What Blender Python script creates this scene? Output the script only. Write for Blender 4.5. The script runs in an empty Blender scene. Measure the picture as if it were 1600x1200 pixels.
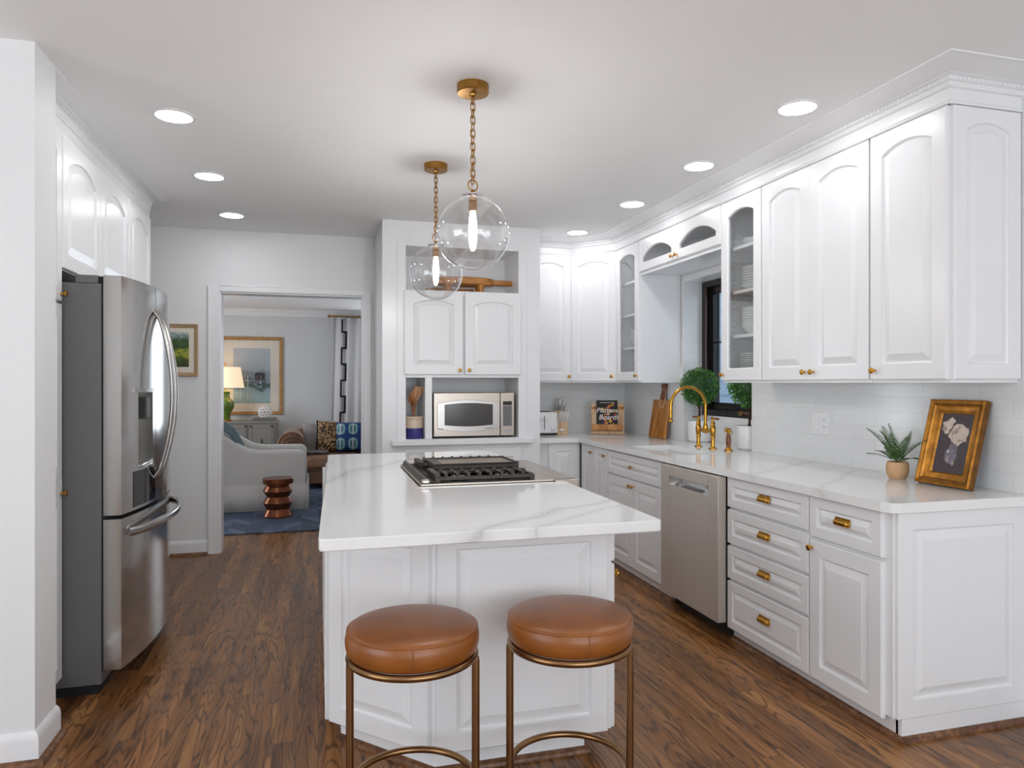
import bpy, math, random
from math import sin, cos, pi, radians, sqrt
from mathutils import Vector, Matrix
random.seed(7)
S = bpy.context.scene
COL = S.collection

# ------------------------------------------------------------------ camera
F_PX = 1100.0
YAW = math.atan(303.0 / F_PX)
cd = bpy.data.cameras.new('camera'); cam = bpy.data.objects.new('camera', cd); COL.objects.link(cam)
cam.location = (0, 0, 1.37); cam.rotation_euler = (pi / 2, 0, -YAW)
cd.sensor_fit = 'HORIZONTAL'; cd.sensor_width = 36.0; cd.lens = 36.0 * F_PX / 1600.0
cd.shift_y = -2.0 / 1600.0; cd.clip_start = 0.05; cd.clip_end = 200
S.camera = cam
# ------------------------------------------------------------------ colour management
S.view_settings.view_transform = 'Standard'; S.view_settings.look = 'None'
S.view_settings.exposure = 1.02; S.view_settings.gamma = 1.0
S.view_settings.use_curve_mapping = False
# ------------------------------------------------------------------ world + window daylight and added uplight
w = bpy.data.worlds.new('sky'); S.world = w; w.use_nodes = True
bg = w.node_tree.nodes['Background']; bg.inputs[0].default_value = (0.75, 0.87, 1.0, 1); bg.inputs[1].default_value = 0.9
def area(name, loc, rot, sx, sy, power, col=(1, 1, 1)):
    l = bpy.data.lights.new(name, 'AREA'); l.shape = 'RECTANGLE'; l.size = sx; l.size_y = sy
    l.energy = power; l.color = col
    o = bpy.data.objects.new(name, l); COL.objects.link(o); o.location = loc; o.rotation_euler = rot
    return o
CEIL = 2.60
area('rear_window_uplight', (1.1, -2.93, 1.45), (pi / 2 + 0.75, 0, 0), 3.1, 1.85, 35, (0.97, 0.985, 1.0))  # light of the unseen rear windows, tilted up to brighten the ceiling
area('side_fill_uplight', (-3.93, -0.2, 1.45), (pi / 2 + 0.75, 0, -pi / 2), 3.2, 1.8, 34, (0.97, 0.985, 1.0))  # added fill from an unseen side opening, tilted up for ceiling and cabinet fronts
area('daylight_living_window', (1.7, 12.3, 1.4), (pi / 2, 0, pi), 1.7, 1.9, 14, (0.85, 0.93, 1.0))
area('daylight_living_side', (-3.45, 9.3, 1.4), (pi / 2, 0, -pi / 2), 2.4, 1.8, 30, (0.95, 0.97, 1.0))

# ------------------------------------------------------------------ helpers
def tag(o, label=None, cat=None, group=None, kind=None):
    if label: o['label'] = label
    if cat: o['category'] = cat
    if group: o['group'] = group
    if kind: o['kind'] = kind
    return o

class MB:
    def __init__(self): self.v = []; self.f = []; self.m = []; self.cm = 0
    def add(self, vs, fs, mi=None):
        n = len(self.v); self.v += [tuple(p) for p in vs]
        for f in fs:
            self.f.append(tuple(i + n for i in f)); self.m.append(self.cm if mi is None else mi)
        return self
    def box(self, x0, x1, y0, y1, z0, z1, mi=None):
        vs = [(x, y, z) for z in (z0, z1) for y in (y0, y1) for x in (x0, x1)]
        return self.add(vs, [(0, 2, 3, 1), (4, 5, 7, 6), (0, 1, 5, 4), (2, 6, 7, 3), (0, 4, 6, 2), (1, 3, 7, 5)], mi)
    def prism(self, pts, z0, z1, mi=None, axis='z'):
        n = len(pts)
        def P(a, b, c):
            return (a, b, c) if axis == 'z' else ((a, c, b) if axis == 'y' else (c, a, b))
        vs = [P(a, b, z0) for a, b in pts] + [P(a, b, z1) for a, b in pts]
        fs = [tuple(range(n))[::-1], tuple(range(n, 2 * n))] + [(i, (i + 1) % n, n + (i + 1) % n, n + i) for i in range(n)]
        return self.add(vs, fs, mi)
    def lathe(self, prof, n=32, c=(0, 0, 0), axis='z', mi=None, cap=True, ang=2 * pi):
        vs = []; fs = []; k = len(prof)
        full = abs(ang - 2 * pi) < 1e-6; m = n if full else n + 1
        for i in range(m):
            a = ang * i / n
            for r, z in prof:
                x, y = r * cos(a), r * sin(a)
                p = (x, y, z) if axis == 'z' else ((x, z, y) if axis == 'y' else (z, x, y))
                vs.append((p[0] + c[0], p[1] + c[1], p[2] + c[2]))
        for i in range(n):
            j = (i + 1) % m
            for q in range(k - 1):
                fs.append((i * k + q, j * k + q, j * k + q + 1, i * k + q + 1))
        if cap and full:
            if prof[0][0] > 1e-5: fs.append(tuple(i * k for i in range(n))[::-1])
            if prof[-1][0] > 1e-5: fs.append(tuple(i * k + k - 1 for i in range(n)))
        return self.add(vs, fs, mi)
    def tube(self, path, r, n=10, mi=None, closed=False, cap=True, flat=1.0, up=None):
        path = [Vector(p) for p in path]; L = len(path); vs = []; fs = []
        rr = r if isinstance(r, (list, tuple)) else [r] * L
        prev = None
        for i, p in enumerate(path):
            if closed: t = path[(i + 1) % L] - path[i - 1]
            else: t = path[min(i + 1, L - 1)] - path[max(i - 1, 0)]
            t.normalize()
            if up is not None: a = Vector(up) - t * t.dot(Vector(up))
            elif prev is None:
                a = Vector((0, 0, 1)) if abs(t.z) < 0.9 else Vector((1, 0, 0)); a = a - t * a.dot(t)
            else: a = prev - t * prev.dot(t)
            a.normalize(); prev = a; b = t.cross(a)
            for k in range(n):
                q = 2 * pi * k / n; vs.append(p + a * (cos(q) * rr[i] * flat) + b * (sin(q) * rr[i]))
        m = L if closed else L - 1
        for i in range(m):
            j = (i + 1) % L
            for k in range(n):
                fs.append((i * n + k, i * n + (k + 1) % n, j * n + (k + 1) % n, j * n + k))
        if cap and not closed:
            fs.append(tuple(range(n))[::-1]); fs.append(tuple((L - 1) * n + k for k in range(n)))
        return self.add(vs, fs, mi)
    def sphere(self, c, r, n=20, m=12, sc=(1, 1, 1), mi=None):
        prof = [(max(1e-6, sin(pi * i / m)) * r, -cos(pi * i / m) * r) for i in range(m + 1)]
        b = MB().lathe(prof, n, cap=False)
        return self.add([(x * sc[0] + c[0], y * sc[1] + c[1], z * sc[2] + c[2]) for x, y, z in b.v], b.f, mi)
    def xf(self, M):
        self.v = [tuple(M @ Vector(p)) for p in self.v]; return self
    def merge(self, o, mi=None):
        return self.add(o.v, o.f, mi) if mi is not None else self._mg(o)
    def _mg(self, o):
        n = len(self.v); self.v += o.v
        for f, m in zip(o.f, o.m): self.f.append(tuple(i + n for i in f)); self.m.append(m)
        return self
    def build(self, name, mats, parent=None, loc=(0, 0, 0), rotz=0, smooth=False, bevel=0, ang=35, label=None, rot=None):
        me = bpy.data.meshes.new(name); me.from_pydata(self.v, [], self.f)
        if not isinstance(mats, (list, tuple)): mats = [mats]
        for m in mats: me.materials.append(m)
        me.polygons.foreach_set('material_index', [min(i, len(mats) - 1) for i in self.m])
        me.validate(); me.update()
        import bmesh
        bm = bmesh.new(); bm.from_mesh(me); bmesh.ops.remove_doubles(bm, verts=bm.verts, dist=1e-6)
        bmesh.ops.recalc_face_normals(bm, faces=bm.faces); bm.to_mesh(me); bm.free()
        if smooth or bevel:
            me.shade_smooth(); me.set_sharp_from_angle(angle=radians(ang))
        o = bpy.data.objects.new(name, me); COL.objects.link(o)
        o.location = loc; o.rotation_euler = rot if rot else (0, 0, rotz)
        if parent: o.parent = parent
        if bevel:
            b = o.modifiers.new('b', 'BEVEL'); b.width = bevel; b.segments = 2; b.limit_method = 'ANGLE'; b.angle_limit = radians(40)
        if label: o['label'] = label
        return o

def thing(name, label, cat, loc=(0, 0, 0), rotz=0, group=None, rot=None):
    o = bpy.data.objects.new(name, None); COL.objects.link(o); o.location = loc
    o.rotation_euler = rot if rot else (0, 0, rotz); o.empty_display_size = 0.1
    return tag(o, label, cat, group)
def struct(name, mb, m, **k):
    o = mb.build(name, m, **k); o['kind'] = 'structure'; return o
KIDS = {}
def copy_tree(o, parent=None):
    c = o.copy(); COL.objects.link(c)
    if parent: c.parent = parent
    for ch in [x for x in bpy.data.objects if x.parent == o]: copy_tree(ch, c)
    return c

# ------------------------------------------------------------------ materials
def lin(c):
    def f(x): x /= 255.0; return x / 12.92 if x <= 0.04045 else ((x + 0.055) / 1.055) ** 2.4
    return tuple(f(x) for x in c) + (1,)
def newmat(name):
    m = bpy.data.materials.new(name); m.use_nodes = True; nt = m.node_tree
    return m, nt, nt.nodes['Principled BSDF']
def N(nt, typ, ins=None, **props):
    n = nt.nodes.new(typ)
    for k, v in props.items(): setattr(n, k, v)
    if ins:
        for k, v in ins.items():
            s = n.inputs[k]
            if isinstance(v, bpy.types.NodeSocket): nt.links.new(v, s)
            else: s.default_value = v
    return n
def math_(nt, op, a, b=None, c=None, clamp=False):
    ins = {0: a}
    if b is not None: ins[1] = b
    if c is not None: ins[2] = c
    n = N(nt, 'ShaderNodeMath', ins, operation=op); n.use_clamp = clamp
    return n.outputs[0]
def mix(nt, f, a, b):
    n = N(nt, 'ShaderNodeMix', data_type='RGBA')
    for s, v in ((n.inputs[0], f), (n.inputs[6], a), (n.inputs[7], b)):
        if isinstance(v, bpy.types.NodeSocket): nt.links.new(v, s)
        else: s.default_value = v
    return n.outputs[2]
def ramp(nt, f, stops):
    n = nt.nodes.new('ShaderNodeValToRGB'); nt.links.new(f, n.inputs[0]); e = n.color_ramp.elements
    while len(e) < len(stops): e.new(0.5)
    for i, (p, c) in enumerate(stops): e[i].position = p; e[i].color = c
    return n.outputs[0]
def objco(nt, sc=(1, 1, 1), rot=(0, 0, 0)):
    t = N(nt, 'ShaderNodeTexCoord'); m = N(nt, 'ShaderNodeMapping', {'Vector': t.outputs['Object'], 'Scale': sc, 'Rotation': rot})
    return m.outputs[0]
def bump(nt, b, h, strength=0.2, dist=0.01):
    n = N(nt, 'ShaderNodeBump', {'Height': h, 'Strength': strength, 'Distance': dist}); nt.links.new(n.outputs[0], b.inputs['Normal'])
def plain(name, c, rough=0.5, metal=0.0, var=0.04, scale=8.0, bumps=0.0, stretch=(1, 1, 1), coat=0, spec=None, sheen=0, rvar=0.0):
    m, nt, b = newmat(name); c = lin(c)
    no = N(nt, 'ShaderNodeTexNoise', {'Vector': objco(nt, stretch), 'Scale': scale, 'Detail': 4.0})
    d = tuple(max(0, x * (1 - var)) for x in c[:3]) + (1,); e = tuple(min(1, x * (1 + var)) for x in c[:3]) + (1,)
    nt.links.new(ramp(nt, no.outputs[0], [(0.3, d), (0.7, e)]), b.inputs['Base Color'])
    b.inputs['Roughness'].default_value = rough; b.inputs['Metallic'].default_value = metal
    if rvar:
        r = N(nt, 'ShaderNodeMapRange', {0: no.outputs[0], 1: 0.3, 2: 0.7, 3: rough - rvar, 4: rough + rvar})
        nt.links.new(r.outputs[0], b.inputs['Roughness'])
    if coat: b.inputs['Coat Weight'].default_value = coat; b.inputs['Coat Roughness'].default_value = 0.1
    if spec is not None: b.inputs['Specular IOR Level'].default_value = spec
    if sheen: b.inputs['Sheen Weight'].default_value = sheen
    if bumps: bump(nt, b, no.outputs[0], bumps)
    return m
def emit(name, c, s):
    m, nt, b = newmat(name); b.inputs['Base Color'].default_value = lin(c)
    b.inputs['Emission Color'].default_value = lin(c); b.inputs['Emission Strength'].default_value = s
    return m
def thin_glass(name, tint=(1, 1, 1, 1), gl=1.0, ior=1.5, rough=0.0):
    m = bpy.data.materials.new(name); m.use_nodes = True; nt = m.node_tree; nt.nodes.clear()
    o = N(nt, 'ShaderNodeOutputMaterial'); tr = N(nt, 'ShaderNodeBsdfTransparent', {'Color': tint})
    g = N(nt, 'ShaderNodeBsdfGlossy', {'Roughness': rough, 'Color': (1, 1, 1, 1)})
    bf = N(nt, 'ShaderNodeNewGeometry').outputs['Backfacing']
    fr = N(nt, 'ShaderNodeFresnel', {'IOR': math_(nt, 'MULTIPLY_ADD', bf, 1.0 / ior - ior, ior)})
    k = math_(nt, 'MULTIPLY', fr.outputs[0], gl, clamp=True)
    mx = N(nt, 'ShaderNodeMixShader', {0: k, 1: tr.outputs[0], 2: g.outputs[0]}); nt.links.new(mx.outputs[0], o.inputs[0])
    return m

M = {}
M['wall'] = plain('wall_paint', (234, 235, 235), 0.55, var=0.01, scale=3, bumps=0.01)
M['ceil'] = plain('ceiling_paint', (243, 243, 243), 0.7, var=0.008, scale=2)
M['cab'] = plain('white_cabinet_paint', (237, 237, 238), 0.28, var=0.008, scale=5)
M['trim'] = plain('white_trim_paint', (237, 237, 238), 0.3, var=0.008, scale=5)
M['living_wall'] = plain('pale_grey_wall', (212, 213, 213), 0.6, var=0.01, scale=2)
M['steel'] = plain('brushed_steel', (176, 172, 168), 0.24, 1.0, var=0.04, scale=6, stretch=(1, 1, 40), rvar=0.03)
M['steel_door'] = plain('polished_steel_door', (190, 188, 185), 0.15, 0.92, var=0.03, scale=4, stretch=(30, 30, 1), rvar=0.02)
M['steel_warm'] = plain('warm_brushed_steel', (178, 168, 158), 0.30, 1.0, var=0.03, scale=5, stretch=(60, 1, 1), rvar=0.03)
M['steel_dw'] = plain('dishwasher_steel', (196, 187, 178), 0.38, 0.45, var=0.03, scale=5, stretch=(1, 1, 40), rvar=0.02)
M['fridge_side'] = plain('grey_fridge_paint', (112, 112, 112), 0.45, 0.2, var=0.02, scale=60)
M['chrome'] = plain('chrome', (215, 215, 215), 0.12, 1.0, var=0.01)
M['brass'] = plain('aged_brass', (196, 146, 62), 0.26, 1.0, var=0.12, scale=40)
M['brass_dark'] = plain('antique_brass', (170, 126, 62), 0.32, 1.0, var=0.15, scale=30)
M['bronze'] = plain('bronze_tube', (150, 116, 80), 0.27, 1.0, var=0.05, scale=20)
M['iron'] = plain('cast_iron', (58, 50, 44), 0.42, 0.3, var=0.15, scale=60, bumps=0.1)
M['griddle'] = plain('griddle_plate', (150, 135, 120), 0.38, 0.6, var=0.05, scale=20)
M['dark'] = plain('dark_gap', (22, 22, 23), 0.6)
M['blackglass'] = plain('black_glass', (24, 24, 26), 0.06, var=0.01)
M['mwglass'] = plain('microwave_window', (62, 58, 56), 0.12, 0.3, var=0.03)
M['ceramic'] = plain('white_ceramic', (238, 238, 237), 0.18, var=0.01)
M['winblack'] = plain('black_window_paint', (30, 27, 26), 0.3, var=0.1, scale=15)
M['winbrown'] = plain('brown_window_wood', (84, 58, 46), 0.35, var=0.1, scale=15)
M['grout'] = plain('grey_grout', (200, 200, 200), 0.8)
M['plastic'] = plain('white_plastic', (236, 236, 236), 0.3, var=0.005)
M['linen'] = plain('white_linen', (214, 209, 203), 0.9, var=0.04, scale=60, bumps=0.1, sheen=0.3)
M['curtain'] = plain('white_curtain_cloth', (222, 221, 222), 0.9, var=0.02, scale=30)
M['black_cloth'] = plain('black_band_cloth', (18, 18, 22), 0.9)
M['throw'] = plain('slate_throw', (98, 116, 124), 0.95, var=0.15, scale=80, bumps=0.3)
M['throw_grey'] = plain('taupe_throw', (150, 142, 140), 0.95, var=0.08, scale=80, bumps=0.2)
M['console'] = plain('grey_console_paint', (134, 130, 122), 0.4, var=0.03)
M['green_glaze'] = plain('green_glaze', (96, 122, 36), 0.12, var=0.35, scale=14, coat=0.6)
M['copper'] = plain('copper_drum', (128, 74, 46), 0.24, 0.7, var=0.3, scale=12)
M['gold_frame'] = plain('gilt_frame', (176, 118, 40), 0.34, 0.65, var=0.35, scale=30, bumps=0.15)
M['gold_dark'] = plain('gilt_frame_edge', (120, 78, 26), 0.4, 0.5, var=0.3, scale=30)
M['pale_frame'] = plain('champagne_frame', (196, 164, 128), 0.35, 0.3, var=0.08, scale=20)
M['burl'] = plain('burl_frame', (168, 126, 72), 0.35, 0.1, var=0.3, scale=25)
M['mat_board'] = plain('cream_mat', (232, 222, 206), 0.8, var=0.01)
M['pot_clay'] = plain('tan_pot', (208, 166, 124), 0.7, var=0.06, scale=20)
M['crock_top'] = plain('cream_stoneware', (222, 200, 174), 0.3, var=0.05, scale=8)
M['crock_blue'] = plain('blue_stoneware', (62, 58, 128), 0.3, var=0.2, scale=12)
M['leaf'] = plain('boxwood_leaf', (74, 128, 44), 0.5, var=0.45, scale=60)
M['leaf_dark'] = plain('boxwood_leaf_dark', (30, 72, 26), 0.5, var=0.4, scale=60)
M['leaf_light'] = plain('boxwood_leaf_light', (124, 172, 70), 0.5, var=0.2, scale=60)
M['fern'] = plain('fern_leaf', (66, 100, 40), 0.5, var=0.4, scale=40)
M['trunk'] = plain('dark_stem', (62, 38, 26), 0.6, var=0.2, scale=30)
M['soil'] = plain('soil', (34, 26, 20), 0.95, var=0.2, scale=80)
M['lens'] = emit('downlight_lens', (252, 253, 255), 19.0)
M['bulb'] = emit('bulb_glow', (255, 252, 250), 125.0)
M['shade'] = plain('lit_lamp_shade', (236, 214, 178), 0.8)
M['glass'] = thin_glass('clear_glass', (0.985, 0.985, 0.985, 1), 1.0)
M['globe'] = thin_glass('globe_glass', (0.94, 0.94, 0.94, 1), 2.4)
M['cabglass'] = thin_glass('cabinet_glass', (0.93, 0.94, 0.94, 1), 1.0)
M['siding'] = plain('blue_grey_siding', (150, 168, 184), 0.7, var=0.03)

def m_leather(name, base, dark, light):
    m, nt, b = newmat(name); co = objco(nt)
    a = N(nt, 'ShaderNodeTexNoise', {'Vector': co, 'Scale': 5.0, 'Detail': 5.0})
    nt.links.new(ramp(nt, a.outputs[0], [(0.3, lin(dark)), (0.5, lin(base)), (0.72, lin(light))]), b.inputs['Base Color'])
    b.inputs['Roughness'].default_value = 0.36; b.inputs['Coat Weight'].default_value = 0.15; b.inputs['Coat Roughness'].default_value = 0.3
    v = N(nt, 'ShaderNodeTexVoronoi', {'Vector': co, 'Scale': 220.0}); bump(nt, b, v.outputs[0], 0.08, 0.002)
    return m
M['leather'] = m_leather('cognac_leather', (140, 80, 28), (124, 66, 22), (158, 94, 38))
M['sofa'] = m_leather('brown_sofa_leather', (128, 90, 66), (100, 68, 50), (156, 116, 86))

def m_wood(name, c1, c2, c3, rough=0.35, axis=(14, 14, 1.6), scale=3.0, coat=0.1):
    m, nt, b = newmat(name); co = objco(nt, axis)
    a = N(nt, 'ShaderNodeTexNoise', {'Vector': co, 'Scale': scale, 'Detail': 6.0, 'Distortion': 0.4})
    nt.links.new(ramp(nt, a.outputs[0], [(0.32, lin(c1)), (0.5, lin(c2)), (0.68, lin(c3))]), b.inputs['Base Color'])
    b.inputs['Roughness'].default_value = rough; b.inputs['Coat Weight'].default_value = coat
    return m
M['acacia'] = m_wood('acacia_wood', (132, 78, 28), (176, 114, 46), (204, 146, 74))
M['board_dark'] = m_wood('dark_board_wood', (92, 46, 20), (128, 68, 32), (150, 88, 44))
M['palewood'] = m_wood('pale_wood', (190, 150, 112), (212, 176, 138), (224, 192, 156), 0.5)
M['boardx'] = m_wood('riser_wood', (150, 92, 34), (186, 122, 52), (206, 144, 72), axis=(1.6, 14, 14))
M['spoonwood'] = m_wood('spoon_wood', (138, 86, 44), (172, 114, 62), (190, 134, 80), 0.5)
M['handlewood'] = m_wood('walnut_handle', (94, 50, 26), (126, 70, 36), (150, 92, 52), 0.3)
M['shoe'] = m_wood('oak_shoe_moulding', (84, 52, 32), (112, 74, 47), (140, 98, 66), 0.4, axis=(9, 9, 9), scale=4)

def m_floor():
    m, nt, b = newmat('oak_plank_floor'); t = N(nt, 'ShaderNodeTexCoord')
    sp = N(nt, 'ShaderNodeSeparateXYZ', {0: t.outputs['Object']}); X, Y = sp.outputs[0], sp.outputs[1]
    W, L = 0.082, 1.15
    xr = math_(nt, 'DIVIDE', X, W); row = math_(nt, 'FLOOR', xr); fx = math_(nt, 'FRACT', xr)
    rn = N(nt, 'ShaderNodeTexWhiteNoise', {'W': row}, noise_dimensions='1D').outputs[0]
    yr = math_(nt, 'ADD', math_(nt, 'DIVIDE', Y, L), math_(nt, 'MULTIPLY', rn, 7.3)); col = math_(nt, 'FLOOR', yr); fy = math_(nt, 'FRACT', yr)
    idv = N(nt, 'ShaderNodeCombineXYZ', {0: row, 1: col, 2: 0.0}).outputs[0]
    idn = N(nt, 'ShaderNodeTexWhiteNoise', {'Vector': idv}, noise_dimensions='3D').outputs[0]
    off = math_(nt, 'MULTIPLY', idn, 37.0)
    v1 = N(nt, 'ShaderNodeCombineXYZ', {0: math_(nt, 'MULTIPLY', X, 11.0), 1: math_(nt, 'ADD', math_(nt, 'MULTIPLY', Y, 1.15), off), 2: off}).outputs[0]
    n1 = N(nt, 'ShaderNodeTexNoise', {'Vector': v1, 'Scale': 1.0, 'Detail': 2.5, 'Roughness': 0.45}).outputs[0]
    ring = math_(nt, 'FRACT', math_(nt, 'MULTIPLY', n1, 13.0))
    tri = math_(nt, 'ABSOLUTE', math_(nt, 'SUBTRACT', ring, 0.5))          # 0 at line
    line = math_(nt, 'SUBTRACT', 1.0, math_(nt, 'MULTIPLY', tri, 5.0, clamp=True), clamp=True)
    v2 = N(nt, 'ShaderNodeCombineXYZ', {0: math_(nt, 'MULTIPLY', X, 240.0), 1: math_(nt, 'MULTIPLY', Y, 9.0), 2: off}).outputs[0]
    n2 = N(nt, 'ShaderNodeTexNoise', {'Vector': v2, 'Scale': 1.0, 'Detail': 4.0, 'Roughness': 0.7}).outputs[0]
    fine = N(nt, 'ShaderNodeMapRange', {0: n2, 1: 0.42, 2: 0.68, 3: 0.0, 4: 1.0}).outputs[0]
    v3 = N(nt, 'ShaderNodeCombineXYZ', {0: math_(nt, 'MULTIPLY', X, 20.0), 1: math_(nt, 'MULTIPLY', Y, 1.6), 2: off}).outputs[0]
    n3 = N(nt, 'ShaderNodeTexNoise', {'Vector': v3, 'Scale': 1.0, 'Detail': 3.0}).outputs[0]
    base = ramp(nt, n3, [(0.3, lin((124, 81, 43))), (0.5, lin((160, 109, 62))), (0.72, lin((192, 140, 88)))])
    tint = ramp(nt, idn, [(0.0, lin((196, 190, 188))), (0.4, lin((224, 220, 217))), (0.75, lin((240, 236, 230))), (1.0, lin((255, 252, 246)))])
    mm = N(nt, 'ShaderNodeMix', data_type='RGBA', blend_type='MULTIPLY'); mm.inputs[0].default_value = 1.0
    nt.links.new(base, mm.inputs[6]); nt.links.new(tint, mm.inputs[7]); c = mm.outputs[2]
    darkc = lin((48, 27, 17))
    c = mix(nt, math_(nt, 'MULTIPLY', math_(nt, 'MULTIPLY', line, fine), 0.9), c, darkc)
    c = mix(nt, math_(nt, 'MULTIPLY', line, 0.62), c, darkc)
    c = mix(nt, math_(nt, 'MULTIPLY', fine, 0.22), c, darkc)
    ex = math_(nt, 'MINIMUM', fx, math_(nt, 'SUBTRACT', 1.0, fx)); ex = math_(nt, 'MULTIPLY', ex, W)
    ey = math_(nt, 'MINIMUM', fy, math_(nt, 'SUBTRACT', 1.0, fy)); ey = math_(nt, 'MULTIPLY', ey, L)
    e = math_(nt, 'MINIMUM', ex, ey); seam = math_(nt, 'LESS_THAN', e, 0.0012)
    c = mix(nt, math_(nt, 'MULTIPLY', seam, 0.55), c, lin((24, 14, 10)))
    nt.links.new(c, b.inputs['Base Color'])
    r = N(nt, 'ShaderNodeMapRange', {0: n3, 1: 0.3, 2: 0.7, 3: 0.24, 4: 0.36}).outputs[0]; nt.links.new(r, b.inputs['Roughness'])
    b.inputs['Specular IOR Level'].default_value = 0.45
    bump(nt, b, math_(nt, 'ADD', math_(nt, 'MULTIPLY', line, -0.3), math_(nt, 'MULTIPLY', seam, -1.0)), 0.15, 0.002)
    return m
M['floor'] = m_floor()

def m_quartz():
    m, nt, b = newmat('veined_white_quartz'); t = N(nt, 'ShaderNodeTexCoord')
    co = t.outputs['Object']; sp = N(nt, 'ShaderNodeSeparateXYZ', {0: co}); X, Y = sp.outputs[0], sp.outputs[1]
    d = N(nt, 'ShaderNodeTexNoise', {'Vector': co, 'Scale': 3.2, 'Detail': 5.0}).outputs[0]
    d2 = N(nt, 'ShaderNodeTexNoise', {'Vector': co, 'Scale': 1.1, 'Detail': 1.0}).outputs[0]
    wob = math_(nt, 'ADD', math_(nt, 'MULTIPLY', math_(nt, 'SUBTRACT', d, 0.5), 0.16), math_(nt, 'MULTIPLY', math_(nt, 'SUBTRACT', d2, 0.5), 0.20))
    tot = None
    for (x0, y0, x1, y1, wd, k) in ((0.18, 1.98, 1.25, 2.62, 0.010, 0.55), (0.42, 1.95, 1.25, 2.52, 0.006, 0.4), (-0.05, 3.30, 0.55, 4.25, 0.020, 0.5), (0.2, 3.6, 1.2, 4.7, 0.006, 0.3),
                                    (2.02, 3.05, 2.80, 3.55, 0.014, 0.4), (2.02, 2.55, 2.80, 3.15, 0.010, 0.4), (2.3, 2.3, 2.85, 2.5, 0.006, 0.3), (1.7, 5.7, 2.8, 5.0, 0.012, 0.4), (2.0, 4.85, 2.8, 5.1, 0.006, 0.3), (2.0, 4.0, 2.2, 3.6, 0.01, 0.4)):
        L = sqrt((x1 - x0) ** 2 + (y1 - y0) ** 2); nx, ny = -(y1 - y0) / L, (x1 - x0) / L; tx, ty = (x1 - x0) / L, (y1 - y0) / L
        dist = math_(nt, 'ADD', math_(nt, 'MULTIPLY', math_(nt, 'SUBTRACT', X, x0), nx), math_(nt, 'MULTIPLY', math_(nt, 'SUBTRACT', Y, y0), ny))
        along = math_(nt, 'ADD', math_(nt, 'MULTIPLY', math_(nt, 'SUBTRACT', X, x0), tx), math_(nt, 'MULTIPLY', math_(nt, 'SUBTRACT', Y, y0), ty))
        a = math_(nt, 'ABSOLUTE', math_(nt, 'ADD', dist, wob))
        core = math_(nt, 'SUBTRACT', 1.0, math_(nt, 'DIVIDE', a, wd), clamp=True); soft = math_(nt, 'SUBTRACT', 1.0, math_(nt, 'DIVIDE', a, wd * 4.5), clamp=True)
        inside = math_(nt, 'LESS_THAN', math_(nt, 'ABSOLUTE', math_(nt, 'SUBTRACT', along, L / 2)), L / 2)
        f = math_(nt, 'MULTIPLY', math_(nt, 'MULTIPLY', math_(nt, 'ADD', math_(nt, 'MULTIPLY', core, 0.5), math_(nt, 'MULTIPLY', soft, 0.5)), k * (0.75 if x0 < 1.5 else 0.5)), inside)
        tot = f if tot is None else math_(nt, 'MAXIMUM', tot, f)
    nt.links.new(mix(nt, tot, lin((240, 240, 239)), lin((120, 120, 121))), b.inputs['Base Color'])
    b.inputs['Roughness'].default_value = 0.10
    return m
M['quartz'] = m_quartz()

def m_tile(name, swap):
    m, nt, b = newmat(name); t = N(nt, 'ShaderNodeTexCoord')
    sp = N(nt, 'ShaderNodeSeparateXYZ', {0: t.outputs['Object']})
    u = sp.outputs[1] if swap else sp.outputs[0]
    v = N(nt, 'ShaderNodeCombineXYZ', {0: u, 1: sp.outputs[2], 2: 0.0}).outputs[0]
    br = N(nt, 'ShaderNodeTexBrick', {'Vector': v, 'Color1': lin((230, 231, 231)), 'Color2': lin((234, 235, 235)), 'Mortar': lin((222, 223, 223)),
        'Scale': 1.0, 'Mortar Size': 0.0018, 'Mortar Smooth': 0.2, 'Brick Width': 0.30, 'Row Height': 0.0765})
    nt.links.new(br.outputs[0], b.inputs['Base Color']); b.inputs['Roughness'].default_value = 0.16
    no = N(nt, 'ShaderNodeTexNoise', {'Vector': objco(nt, (1, 1, 1)), 'Scale': 9.0, 'Detail': 1.0})
    h = math_(nt, 'ADD', math_(nt, 'MULTIPLY', br.outputs[1], -1.0), math_(nt, 'MULTIPLY', no.outputs[0], 1.2)); bump(nt, b, h, 0.22, 0.002)
    return m
M['tile_r'] = m_tile('handmade_white_tile', True); M['tile_b'] = m_tile('handmade_white_tile_rear', False)

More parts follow.
